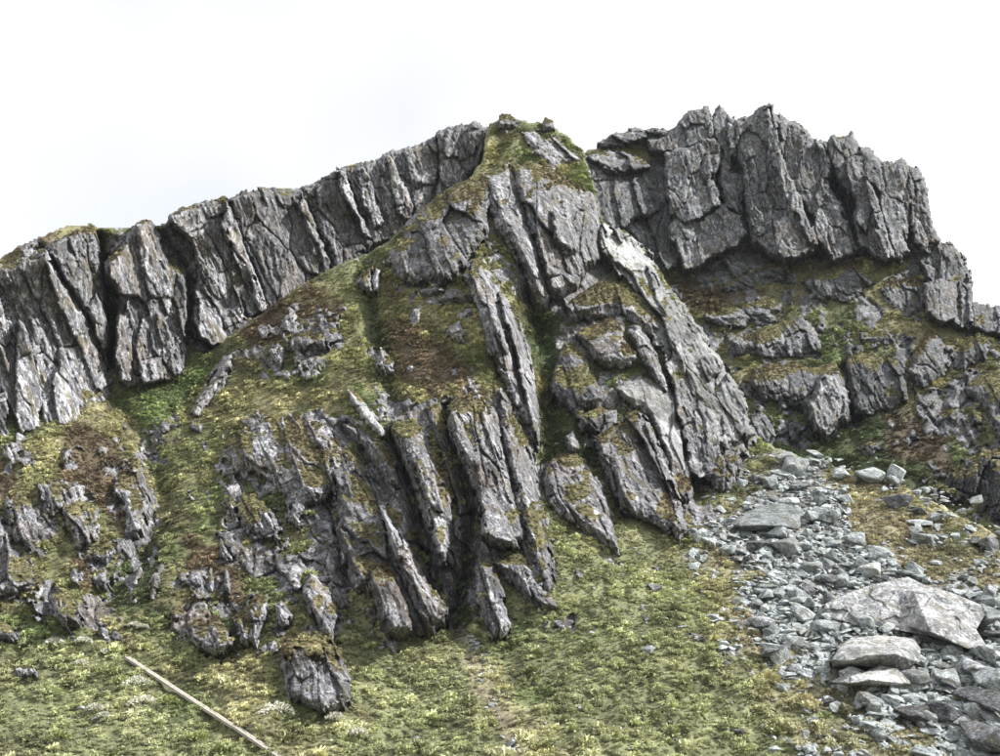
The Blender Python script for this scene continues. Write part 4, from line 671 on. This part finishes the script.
hero('great_boulder', 'long grey wedge boulder in the upper scree under the rib foot',
  [(728,524,1.0),(740,514,1.8),(760,505,2.2),(782,502,2.3),(800,506,2.0),(806,516,1.4),(800,530,.7),(786,526,2.9),(760,525,3.0),(740,526,2.4),(775,534,.8),(745,532,.8)],
  [(0,1,9),(1,2,9),(2,8,9),(2,3,8),(3,7,8),(3,4,7),(4,5,7),(5,6,7),(0,9,11),(9,8,11),(8,10,11),(8,7,10),(7,6,10)], 0, 'pale', (.72,.76,.76), 21)
BIG = [ # px, py, width px, label, lum, dark, sx, sy, sz, rot
 (866,484,38,'flat grey boulder on the upper edge of the scree by the green hollow',1.1,0),(825,522,34,'pale flat slab right of the long wedge boulder',1.2,0),(800,492,26,'brownish boulder above the long wedge boulder',.9,1),
 (768,487,24,'grey pointed stone at the very head of the scree',1.0,0),(728,556,20,'squarish grey stone left in the scree below the wedge boulder',1.0,0),(812,572,24,'block resting above the split boulder\'s left end',.95,0),(858,572,24,'grey cube-like stone just above the huge split boulder',1.0,0),
 (790,557,24,'blue-grey pair stone mid scree',.95,0),(763,566,18,'white stone below the wedge boulder',1.3,0),(745,566,16,'dark block at the lower left of the scree head',.55,1),(915,536,20,'blue-tinted stone in the right scree',1.0,0),(922,545,24,'flat stone under the blue-tinted stone',1.0,0),
 (898,508,30,'dark flat rock on the grass crest of the scree',.6,1),(915,516,22,'second dark rock on the grass crest',.55,1),(978,548,22,'dark rock at the right rim of the scree',.6,1),(990,552,26,'grey rim boulder at the right edge',.85,1),
 (800,607,22,'pale flat stone left of the split boulder',1.1,0),(778,600,20,'stone with a dark underside left of the split boulder',1.0,0),(826,632,30,'pale topped wedge stone against the flat-topped boulder',1.15,0),(862,628,32,'grey slab wedged under the split boulder',1.0,0),
 (877,632,18,'brown pointed stone between the two big boulders',.85,1),(896,630,20,'small white slab on the flat-topped boulder\'s edge',1.3,0),(933,640,16,'grey stone in front of the dark crack face',1.0,0),(943,634,14,'small stone at the split boulder\'s foot',1.0,0),
 (775,662,38,'low pale rock on the grass side of the scree',1.0,1),(912,724,36,'round dark boulder near the bottom right',.55,1),(942,722,40,'dark angular boulder beside the round dark one',.5,1),(980,718,64,'large brown-grey rounded boulder at the bottom right',.6,1),
 (990,690,40,'pale flat boulder at the right edge below the split boulder',1.15,0),(986,628,42,'bluish slab leaning at the right edge',.9,0),(995,640,24,'dark gap boulder at the right edge',.5,1),(998,660,26,'grey slab at the right edge under the leaning slab',.95,0),
 (872,708,28,'thin pale blue slab in the lower scree',1.1,0),(874,714,24,'thin slab just under the pale blue slab',1.1,0),(813,724,14,'white stone at the lower grass border',1.35,0),(885,742,22,'flat bluish stone near the bottom edge',1.1,0),(985,750,64,'wide grey slab at the bottom right corner',.85,1),
 (835,712,16,'pale stone in grass left of the thin slabs',1.1,0),(828,705,14,'brown-grey stone left of the thin slabs',.8,1),(950,690,24,'dark stone between scree and right-edge boulder',.6,1)]
for i, (x, y, wd, lab, lum, dk) in enumerate(BIG):
    boulder(x, y, wd, lab, lum, bool(dk), sy=random.uniform(.7, .95), szz=random.uniform(.75, 1.15), seed=i*5+1, group=None, lift=.28)
GR = [(655,590,22,'pale pointed stone alone on the green slope',1.0,1),(631,641,9,'tiny white stone on the green slope',1.6,0),(651,651,20,'thin pale slab lying flat in the grass',1.3,0),(682,628,12,'pale flat stone half sunk in the grass',1.15,0),(736,733,16,'brown stone low on the green slope',.7,1),
 (513,744,15,'white slab on the path at the bottom',1.4,0),(535,651,9,'white stone beside the upper path',1.5,0),(20,640,12,'grey stone beside the wedge rock at left',.9,1)]
for i, (x, y, wd, lab, lum, dk) in enumerate(GR):
    boulder(x, y, wd, lab, lum, bool(dk), szz=.7, seed=i*3+2, group=None, name='stone', cat='stone')
for i in range(44):
    t = rng.random(); x = np.interp(t, [0, .4, .7, 1], [462, 478, 488, 512])+rng.normal(0, 9 if t < .15 else 5); y = np.interp(t, [0, .4, .7, 1], [628, 650, 695, 745])+rng.normal(0, 4)
    boulder(x, y, rng.uniform(4, 10), 'small pale stone on the faint path below the spur cleft', rng.uniform(1.1, 1.5), False, szz=.6, group='stones of the faint path', name='stone', cat='stone', lift=.12)
def in_talus(n):
    res = []
    while len(res) < n:
        x = rng.uniform(690, 1015, 400); y = rng.uniform(458, 765, 400)
        w_ = .05*(sdf(TALUS, x, y) > -28) + .94*talus(x, y)
        clear = (sdf([(821,611),(846,593),(908,576),(981,604),(989,648),(930,637),(832,620)], x, y) < 0) & (sdf([(830,660),(850,637),(915,637),(922,650),(913,684),(826,682)], x, y) < 0)
        k = (rng.random(400) < w_) & clear
        res += list(zip(x[k], y[k]))
    return res[:n]
# dark overhang of a peat bank in the lower grass
crag('peat_bank', 'dark eroded peat bank in the middle of the green slope', 'bank', 1, [('peat_bank', [(680,636),(690,629),(712,630),(730,637),(735,645),(715,648),(695,646)], D(bt=.9,bb=.7,edge=5,lum=.35,veg=-.1,sz=.4))])
def stone_label(x, y, wd, lum, dk):
    size = 'small' if wd < 11 else 'fist-shaped middling' if wd < 16 else 'large' if wd < 24 else 'very large'
    tone = 'dark brownish' if dk else 'dull grey' if lum < 1.1 else 'mid grey' if lum < 1.5 else 'pale'
    if y < 505: z = 'at the scree head below the rib foot' if x < 820 else 'on the scree rim by the grass crest'
    elif x < 770 and y < 600: z = 'left in the scree beside the wedge boulder'
    elif y < 580: z = 'mid scree above the huge split boulder' if x < 880 else 'in tan ground right of the scree'
    elif x < 825: z = 'left of the great boulders by the grass'
    elif y < 690: z = 'lying around the three great boulders'
    else: z = 'below the great boulders near the bottom edge' if x < 930 else 'in the bottom right corner of the scree'
    return f'{size.replace("fist-shaped ", "")} {tone} angular stone {z}'
for x, y in in_talus(290):
    dk = bool(rng.random() < .2); wd = float(np.clip(rng.lognormal(2.68, .45), 8, 40)); lum = float(rng.uniform(.65, 1.9))
    boulder(x, y, wd, stone_label(x, y, wd, lum, dk), lum, dk, sy=rng.uniform(.5, 1), szz=rng.uniform(.6, 1.3), name='scree_stone', cat='stone', lift=.24)
# small rubble, nobody could count it
bv, bf, n0 = [], [], 0
small = [hull(100+i, .55, 8, .4) for i in range(6)]
sg = []
for m in small:
    v = np.empty(len(m.vertices)*3); m.vertices.foreach_get('co', v); sg.append((v.reshape(-1, 3), [tuple(p.vertices) for p in m.polygons]))
sp = np.array(in_talus(7000)); Yg = ground(1, sp[:, 0], sp[:, 1]); pp = pos(sp[:, 0], sp[:, 1], Yg)
for i, p in enumerate(pp):
    v, f = sg[i % 6]; s = float(np.clip(rng.lognormal(-1.0, .6), .12, 1.2)); a = rng.uniform(0, 6.28); c, s_ = math.cos(a), math.sin(a); tl = rng.normal(.5, .2)
    q = v*np.array([s, s*rng.uniform(.6, 1), s*rng.uniform(.6, 1.1)]); x, y = q[:, 0]*c-q[:, 1]*s_, q[:, 0]*s_+q[:, 1]*c
    y2, z2 = y*math.cos(tl)-q[:, 2]*math.sin(tl), y*math.sin(tl)+q[:, 2]*math.cos(tl)
    bv.append(np.stack([x, y2, z2], 1)+p+np.array([0, 0, s*.22])); bf += [tuple(k+n0 for k in ff) for ff in f]; n0 += len(v)
me = bpy.data.meshes.new('scree_rubble'); me.from_pydata(np.concatenate(bv).tolist(), [], bf)
o = link('scree_rubble', me, MR['stone']); o.color = (1.3, 1.38, 1.37, 1); tag(o, 'fine grey rubble filling the scree fan', 'rubble', None, 'stuff')

def strew(name, label, pts, smed, lum, tilt_m=.5):
    bv, bf, n0 = [], [], 0
    for i, p in enumerate(pts):
        v, f = sg[i % 6]; s = float(np.clip(rng.lognormal(math.log(smed), .45), .08, .8)); a = rng.uniform(0, 6.28)
        q = v*np.array([s, s*rng.uniform(.6, 1), s*rng.uniform(.5, 1)]); x, y = q[:, 0]*math.cos(a)-q[:, 1]*math.sin(a), q[:, 0]*math.sin(a)+q[:, 1]*math.cos(a)
        bv.append(np.stack([x, y*math.cos(tilt_m)-q[:, 2]*math.sin(tilt_m), y*math.sin(tilt_m)+q[:, 2]*math.cos(tilt_m)], 1)+p+np.array([0, -.05, s*.2])); bf += [tuple(k+n0 for k in ff) for ff in f]; n0 += len(v)
    me = bpy.data.meshes.new(name); me.from_pydata(np.concatenate(bv).tolist(), [], bf)
    o = link(name, me, MR['stone']); o.color = (lum, lum, lum, 1); tag(o, label, 'rubble', None, 'stuff')
hx, hy = rng.uniform(0, 1000, 9000), rng.uniform(300, 756, 9000)
kk = (fbm(hx/30, hy/24, 300, 4) > .09) & (sdf([(0,440),(110,400),(230,350),(320,290),(470,300),(545,420),(560,520),(700,545),(740,640),(800,756),(0,756)], hx, hy) > 0) & (rng.random(9000) < .35)
strew('loose_stones', 'small pale stones strewn over the grass slope', pos(hx[kk], hy[kk], ground(1, hx[kk], hy[kk])), .22, 1.2)

# ------------------------------------------------------------------ boardwalk
wood = plain('weathered_timber', (.33, .31, .275), .5, 6)
def beam(name, a, b, wd, th, mat, parent):
    a, b = Vector(a), Vector(b); bm = bmesh.new(); d = b-a; L = d.length; d.normalize(); s = d.cross(Vector((0, 0, 1))).normalized(); u = s.cross(d)
    vs = [bm.verts.new(a + d*(L*i) + s*(wd/2*j) + u*(th/2*k_)) for i in (0, 1) for j in (-1, 1) for k_ in (-1, 1)]
    for q in ((0,1,3,2),(4,6,7,5),(0,4,5,1),(2,3,7,6),(0,2,6,4),(1,5,7,3)): bm.faces.new([vs[i] for i in q])
    bmesh.ops.recalc_face_normals(bm, faces=bm.faces); me = bpy.data.meshes.new(name); bm.to_mesh(me); bm.free()
    return link(name, me, mat, parent)
def gp(x, y): return Vector(pos(x, y, float(ground(1, np.array([float(x)]), np.array([float(y)]))[0])).tolist())
for i, lab in enumerate(['upper section of the pale timber boardwalk in the lower left grass', 'middle section of the pale timber boardwalk', 'lowest section of the pale timber boardwalk at the bottom edge']):
    a, b = gp(*BW[i]), gp(*BW[i+1]); a = a+Vector((0, 0, .25)); b = b+Vector((0, 0, .25-.04*i))
    e = bpy.data.objects.new('boardwalk', None); C.objects.link(e); e.location = gp(*BW[i+1]); tag(e, lab, 'boardwalk', 'sections of the boardwalk')
    s = (b-a).normalized().cross(Vector((0, 0, 1))).normalized()
    for j in (-1, 1): beam('plank', a+s*.08*j, b+s*.08*j, .13, .05, wood, e)
    for j in (-1, 1): beam('side_rail', a+s*.17*j+Vector((0, 0, -.05)), b+s*.17*j+Vector((0, 0, -.05)), .05, .14, wood, e)
    for t in (.04, .35, .65, .96):
        p = a.lerp(b, t)
        for j in (-1, 1): beam('post', p+s*.18*j+Vector((0, 0, -1.0)), p+s*.18*j+Vector((0, 0, -.05)), .09, .09, wood, e)

# ------------------------------------------------------------------ cushion shrubs
def leaf_clump(seed, n, rad, hgt, lw, ll, up=.5):
    r = np.random.default_rng(seed); V = []; Fc = []
    for i in range(n):
        a = r.uniform(0, 6.283); rr = math.sqrt(r.random()); el = math.sqrt(max(0, 1-rr*rr))
        p = np.array([math.cos(a)*rr*rad, math.sin(a)*rr*rad, el*hgt*r.uniform(.55, 1)])
        dr = np.array([math.cos(a)*rr, math.sin(a)*rr, up])+r.normal(0, .35, 3); dr /= np.linalg.norm(dr)
        sd = np.cross(dr, r.normal(0, 1, 3)); sd /= np.linalg.norm(sd)
        k = len(V); l = ll*r.uniform(.6, 1.3); ww = lw*r.uniform(.7, 1.3)
        V += [p-sd*ww*.5-dr*l*.3, p+sd*ww*.5-dr*l*.3, p+dr*l*.55+sd*ww*.28, p+dr*l*.75-sd*ww*.1]; Fc.append((k, k+1, k+2, k+3))
    me = bpy.data.meshes.new('leaf_clump'); me.from_pydata([tuple(v) for v in V], [], Fc); return me
def shrub_mat(name, col):
    m, t, b = newmat(name); g = N(t, 'ShaderNodeNewGeometry')
    t.links.new(ramp(t, g.outputs['Random Per Island'], [(0, tuple(c*.5 for c in col)), (.6, col), (1, tuple(min(.8, c*1.6) for c in col))]), b.inputs['Base Color']); b.inputs['Roughness'].default_value = .7; return m
PSM, YSM = shrub_mat('pale_shrub_leaf', (.62,.62,.5)), shrub_mat('green_shrub_leaf', (.28,.31,.13))
SH = [(55,648,16,0,'pale cushion shrub farthest left below the fern rock'),(84,645,12,0,'pale shrub between the fern rock and the boardwalk top'),(107,655,9,0,'small pale shrub above the boardwalk top end'),(81,667,10,0,'pale shrub left of the yellow-green shrubs'),
 (137,690,22,0,'large pale shrub left of the boardwalk'),(143,709,22,0,'pale shrub below the large pale one by the boardwalk'),(168,706,16,1,'yellow-green shrub nearest the boardwalk'),(95,712,12,0,'white-flowered shrub at lower left'),(104,719,9,0,'small white shrub touching the white-flowered one'),
 (107,677,18,1,'yellow-green shrub cluster left of the boardwalk, upper'),(121,686,17,1,'yellow-green shrub cluster left of the boardwalk, lower'),(277,718,26,0,'round pale cushion plant right of the boardwalk'),(134,628,8,0,'tiny pale shrub in the dark fern hollow, left'),(143,630,8,0,'tiny pale shrub in the dark fern hollow, right'),
 (335,722,14,0,'pale shrub below the dark capped boulder'),(358,738,14,0,'pale shrub at the bottom, right of the capped boulder'),(60,742,16,1,'green shrub near the bottom left corner'),(200,742,16,1,'green shrub below the boardwalk middle')]
for i, (x, y, wd, kd, lab) in enumerate(SH):
    p, n = slope_frame(x, y); r_ = wd/F*p.y/2*1.35
    o = link('cushion_shrub', leaf_clump(900+i, 420, r_, r_*.8, .07, .13), YSM if kd else PSM); o.location = p+Vector((0, -.1, .1)); tag(o, lab, 'shrub', 'cushion shrubs in the lower left grass')

# ------------------------------------------------------------------ tussock cover
def tuft(seed, n, spread, hgt, wd):
    r = np.random.default_rng(seed); V = []; Fc = []
    for i in range(n):
        a = r.uniform(0, 6.283); ln = r.uniform(.35, 1)*spread; h_ = hgt*r.uniform(.55, 1.1)*(1.15-.6*ln/spread)
        b0 = np.array([math.cos(a), math.sin(a), 0])*r.uniform(0, .3)*spread; tip = np.array([math.cos(a)*ln, math.sin(a)*ln, h_*.75]); mid = (b0+tip)/2+np.array([0, 0, h_*.38])
        sd = np.array([-math.sin(a), math.cos(a), 0])*wd*r.uniform(.6, 1.4); k = len(V)
        V += [b0-sd, b0+sd, mid+sd*.9, mid-sd*.9, tip+sd*.25, tip-sd*.25]; Fc += [(k, k+1, k+2, k+3), (k+3, k+2, k+4, k+5)]
    me = bpy.data.meshes.new('tuft'); me.from_pydata([tuple(v) for v in V], [], Fc); me.materials.append(M_LEAF); return me
def clump(seed):
    me = leaf_clump(seed, 70, .26, .24, .09, .14); me.materials.append(M_LEAF); return me
tcol = bpy.data.collections.new('tussock_kinds')
for i, me in enumerate([tuft(1, 34, .3, .3, .018), tuft(2, 28, .26, .36, .02), tuft(3, 30, .34, .24, .018), tuft(4, 34, .38, .2, .016), clump(11), tuft(5, 30, .3, .26, .018)]):
    tcol.objects.link(bpy.data.objects.new('tuft_kind', me))
Pt = np.concatenate([t[0] for t in TUFTS]); Nt = np.concatenate([t[1] for t in TUFTS]); Ct = np.concatenate([t[2] for t in TUFTS]); Zt = np.concatenate([t[3] for t in TUFTS])
print('tufts', len(Pt))
jit = np.clip(rng.normal(1, .22, len(Pt)), .5, 1.6)[:, None]; Ct = np.clip(Ct*jit*1.3, .01, .6)
pale = rng.random(len(Pt)) < .025; Ct[pale] = Ct[pale]*.4 + np.array([.33, .32, .2])*.6
me = bpy.data.meshes.new('tussock_cover'); me.vertices.add(len(Pt)); me.vertices.foreach_set('co', Pt.astype(np.float32).ravel())
up = Nt*.55+np.array([0, 0, .6]); up /= np.linalg.norm(up, axis=1, keepdims=True)
me.attributes.new('nrm', 'FLOAT_VECTOR', 'POINT').data.foreach_set('vector', up.astype(np.float32).ravel())
me.attributes.new('tint', 'FLOAT_COLOR', 'POINT').data.foreach_set('color', np.c_[Ct, np.ones(len(Pt))].astype(np.float32).ravel())
me.attributes.new('size', 'FLOAT', 'POINT').data.foreach_set('value', (Zt*np.clip(rng.lognormal(-.05, .3, len(Pt)), .45, 1.8)).astype(np.float32))
me.attributes.new('spin', 'FLOAT', 'POINT').data.foreach_set('value', rng.uniform(0, 6.28, len(Pt)).astype(np.float32))
o = link('tussock_cover', me); tag(o, 'tussock grass and low heath covering the slopes', 'grass', None, 'stuff')
ng = bpy.data.node_groups.new('tussocks', 'GeometryNodeTree')
ng.interface.new_socket('Geometry', in_out='INPUT', socket_type='NodeSocketGeometry'); ng.interface.new_socket('Geometry', in_out='OUTPUT', socket_type='NodeSocketGeometry')
def G(kind, **kw):
    n = ng.nodes.new(kind)
    for k, v in kw.items(): setattr(n, k, v)
    return n
gi, go = G('NodeGroupInput'), G('NodeGroupOutput'); ci = G('GeometryNodeCollectionInfo'); ci.inputs['Collection'].default_value = tcol; ci.inputs['Separate Children'].default_value = True
ip = G('GeometryNodeInstanceOnPoints'); ip.inputs['Pick Instance'].default_value = True
an = G('GeometryNodeInputNamedAttribute', data_type='FLOAT_VECTOR'); an.inputs['Name'].default_value = 'nrm'
az = G('GeometryNodeInputNamedAttribute', data_type='FLOAT'); az.inputs['Name'].default_value = 'size'
asn = G('GeometryNodeInputNamedAttribute', data_type='FLOAT'); asn.inputs['Name'].default_value = 'spin'
al = G('FunctionNodeAlignRotationToVector'); al.axis = 'Z'
rt = G('FunctionNodeRotateRotation'); rt.rotation_space = 'LOCAL'; er = G('FunctionNodeAxisAngleToRotation'); er.inputs['Axis'].default_value = (0, 0, 1)
L = ng.links.new
L(gi.outputs[0], ip.inputs['Points']); L(ci.outputs[0], ip.inputs['Instance']); L(an.outputs['Attribute'], al.inputs['Vector']); L(al.outputs[0], rt.inputs[0])
L(asn.outputs['Attribute'], er.inputs['Angle']); L(er.outputs[0], rt.inputs[1]); L(rt.outputs[0], ip.inputs['Rotation']); L(az.outputs['Attribute'], ip.inputs['Scale']); L(ip.outputs[0], go.inputs[0])
md = o.modifiers.new('tussocks', 'NODES'); md.node_group = ng
# ------------------------------------------------------------------ thin air haze
hb = bmesh.new(); bmesh.ops.create_cube(hb, size=1); me = bpy.data.meshes.new('haze'); hb.to_mesh(me); hb.free()
zs = [v.co.z for v in bpy.data.objects['ground'].data.vertices]
o = bpy.data.objects.new('haze', me); C.objects.link(o); o.scale = (6200, 6200, 114-(min(zs)-1)); o.location = (0, 0, (114+min(zs)-1)/2)
hm = bpy.data.materials.new('haze_air'); hm.use_nodes = True; t = hm.node_tree; t.nodes.clear()
ho = t.nodes.new('ShaderNodeOutputMaterial'); pv = t.nodes.new('ShaderNodeVolumePrincipled'); pv.inputs['Color'].default_value = (.86, .92, 1, 1); pv.inputs['Density'].default_value = .00009
t.links.new(pv.outputs[0], ho.inputs['Volume']); me.materials.append(hm); tag(o, 'thin pale air between viewer and mountain', 'haze', None, 'stuff')
print('tris', sum(len(m.polygons) for m in bpy.data.meshes)*2)
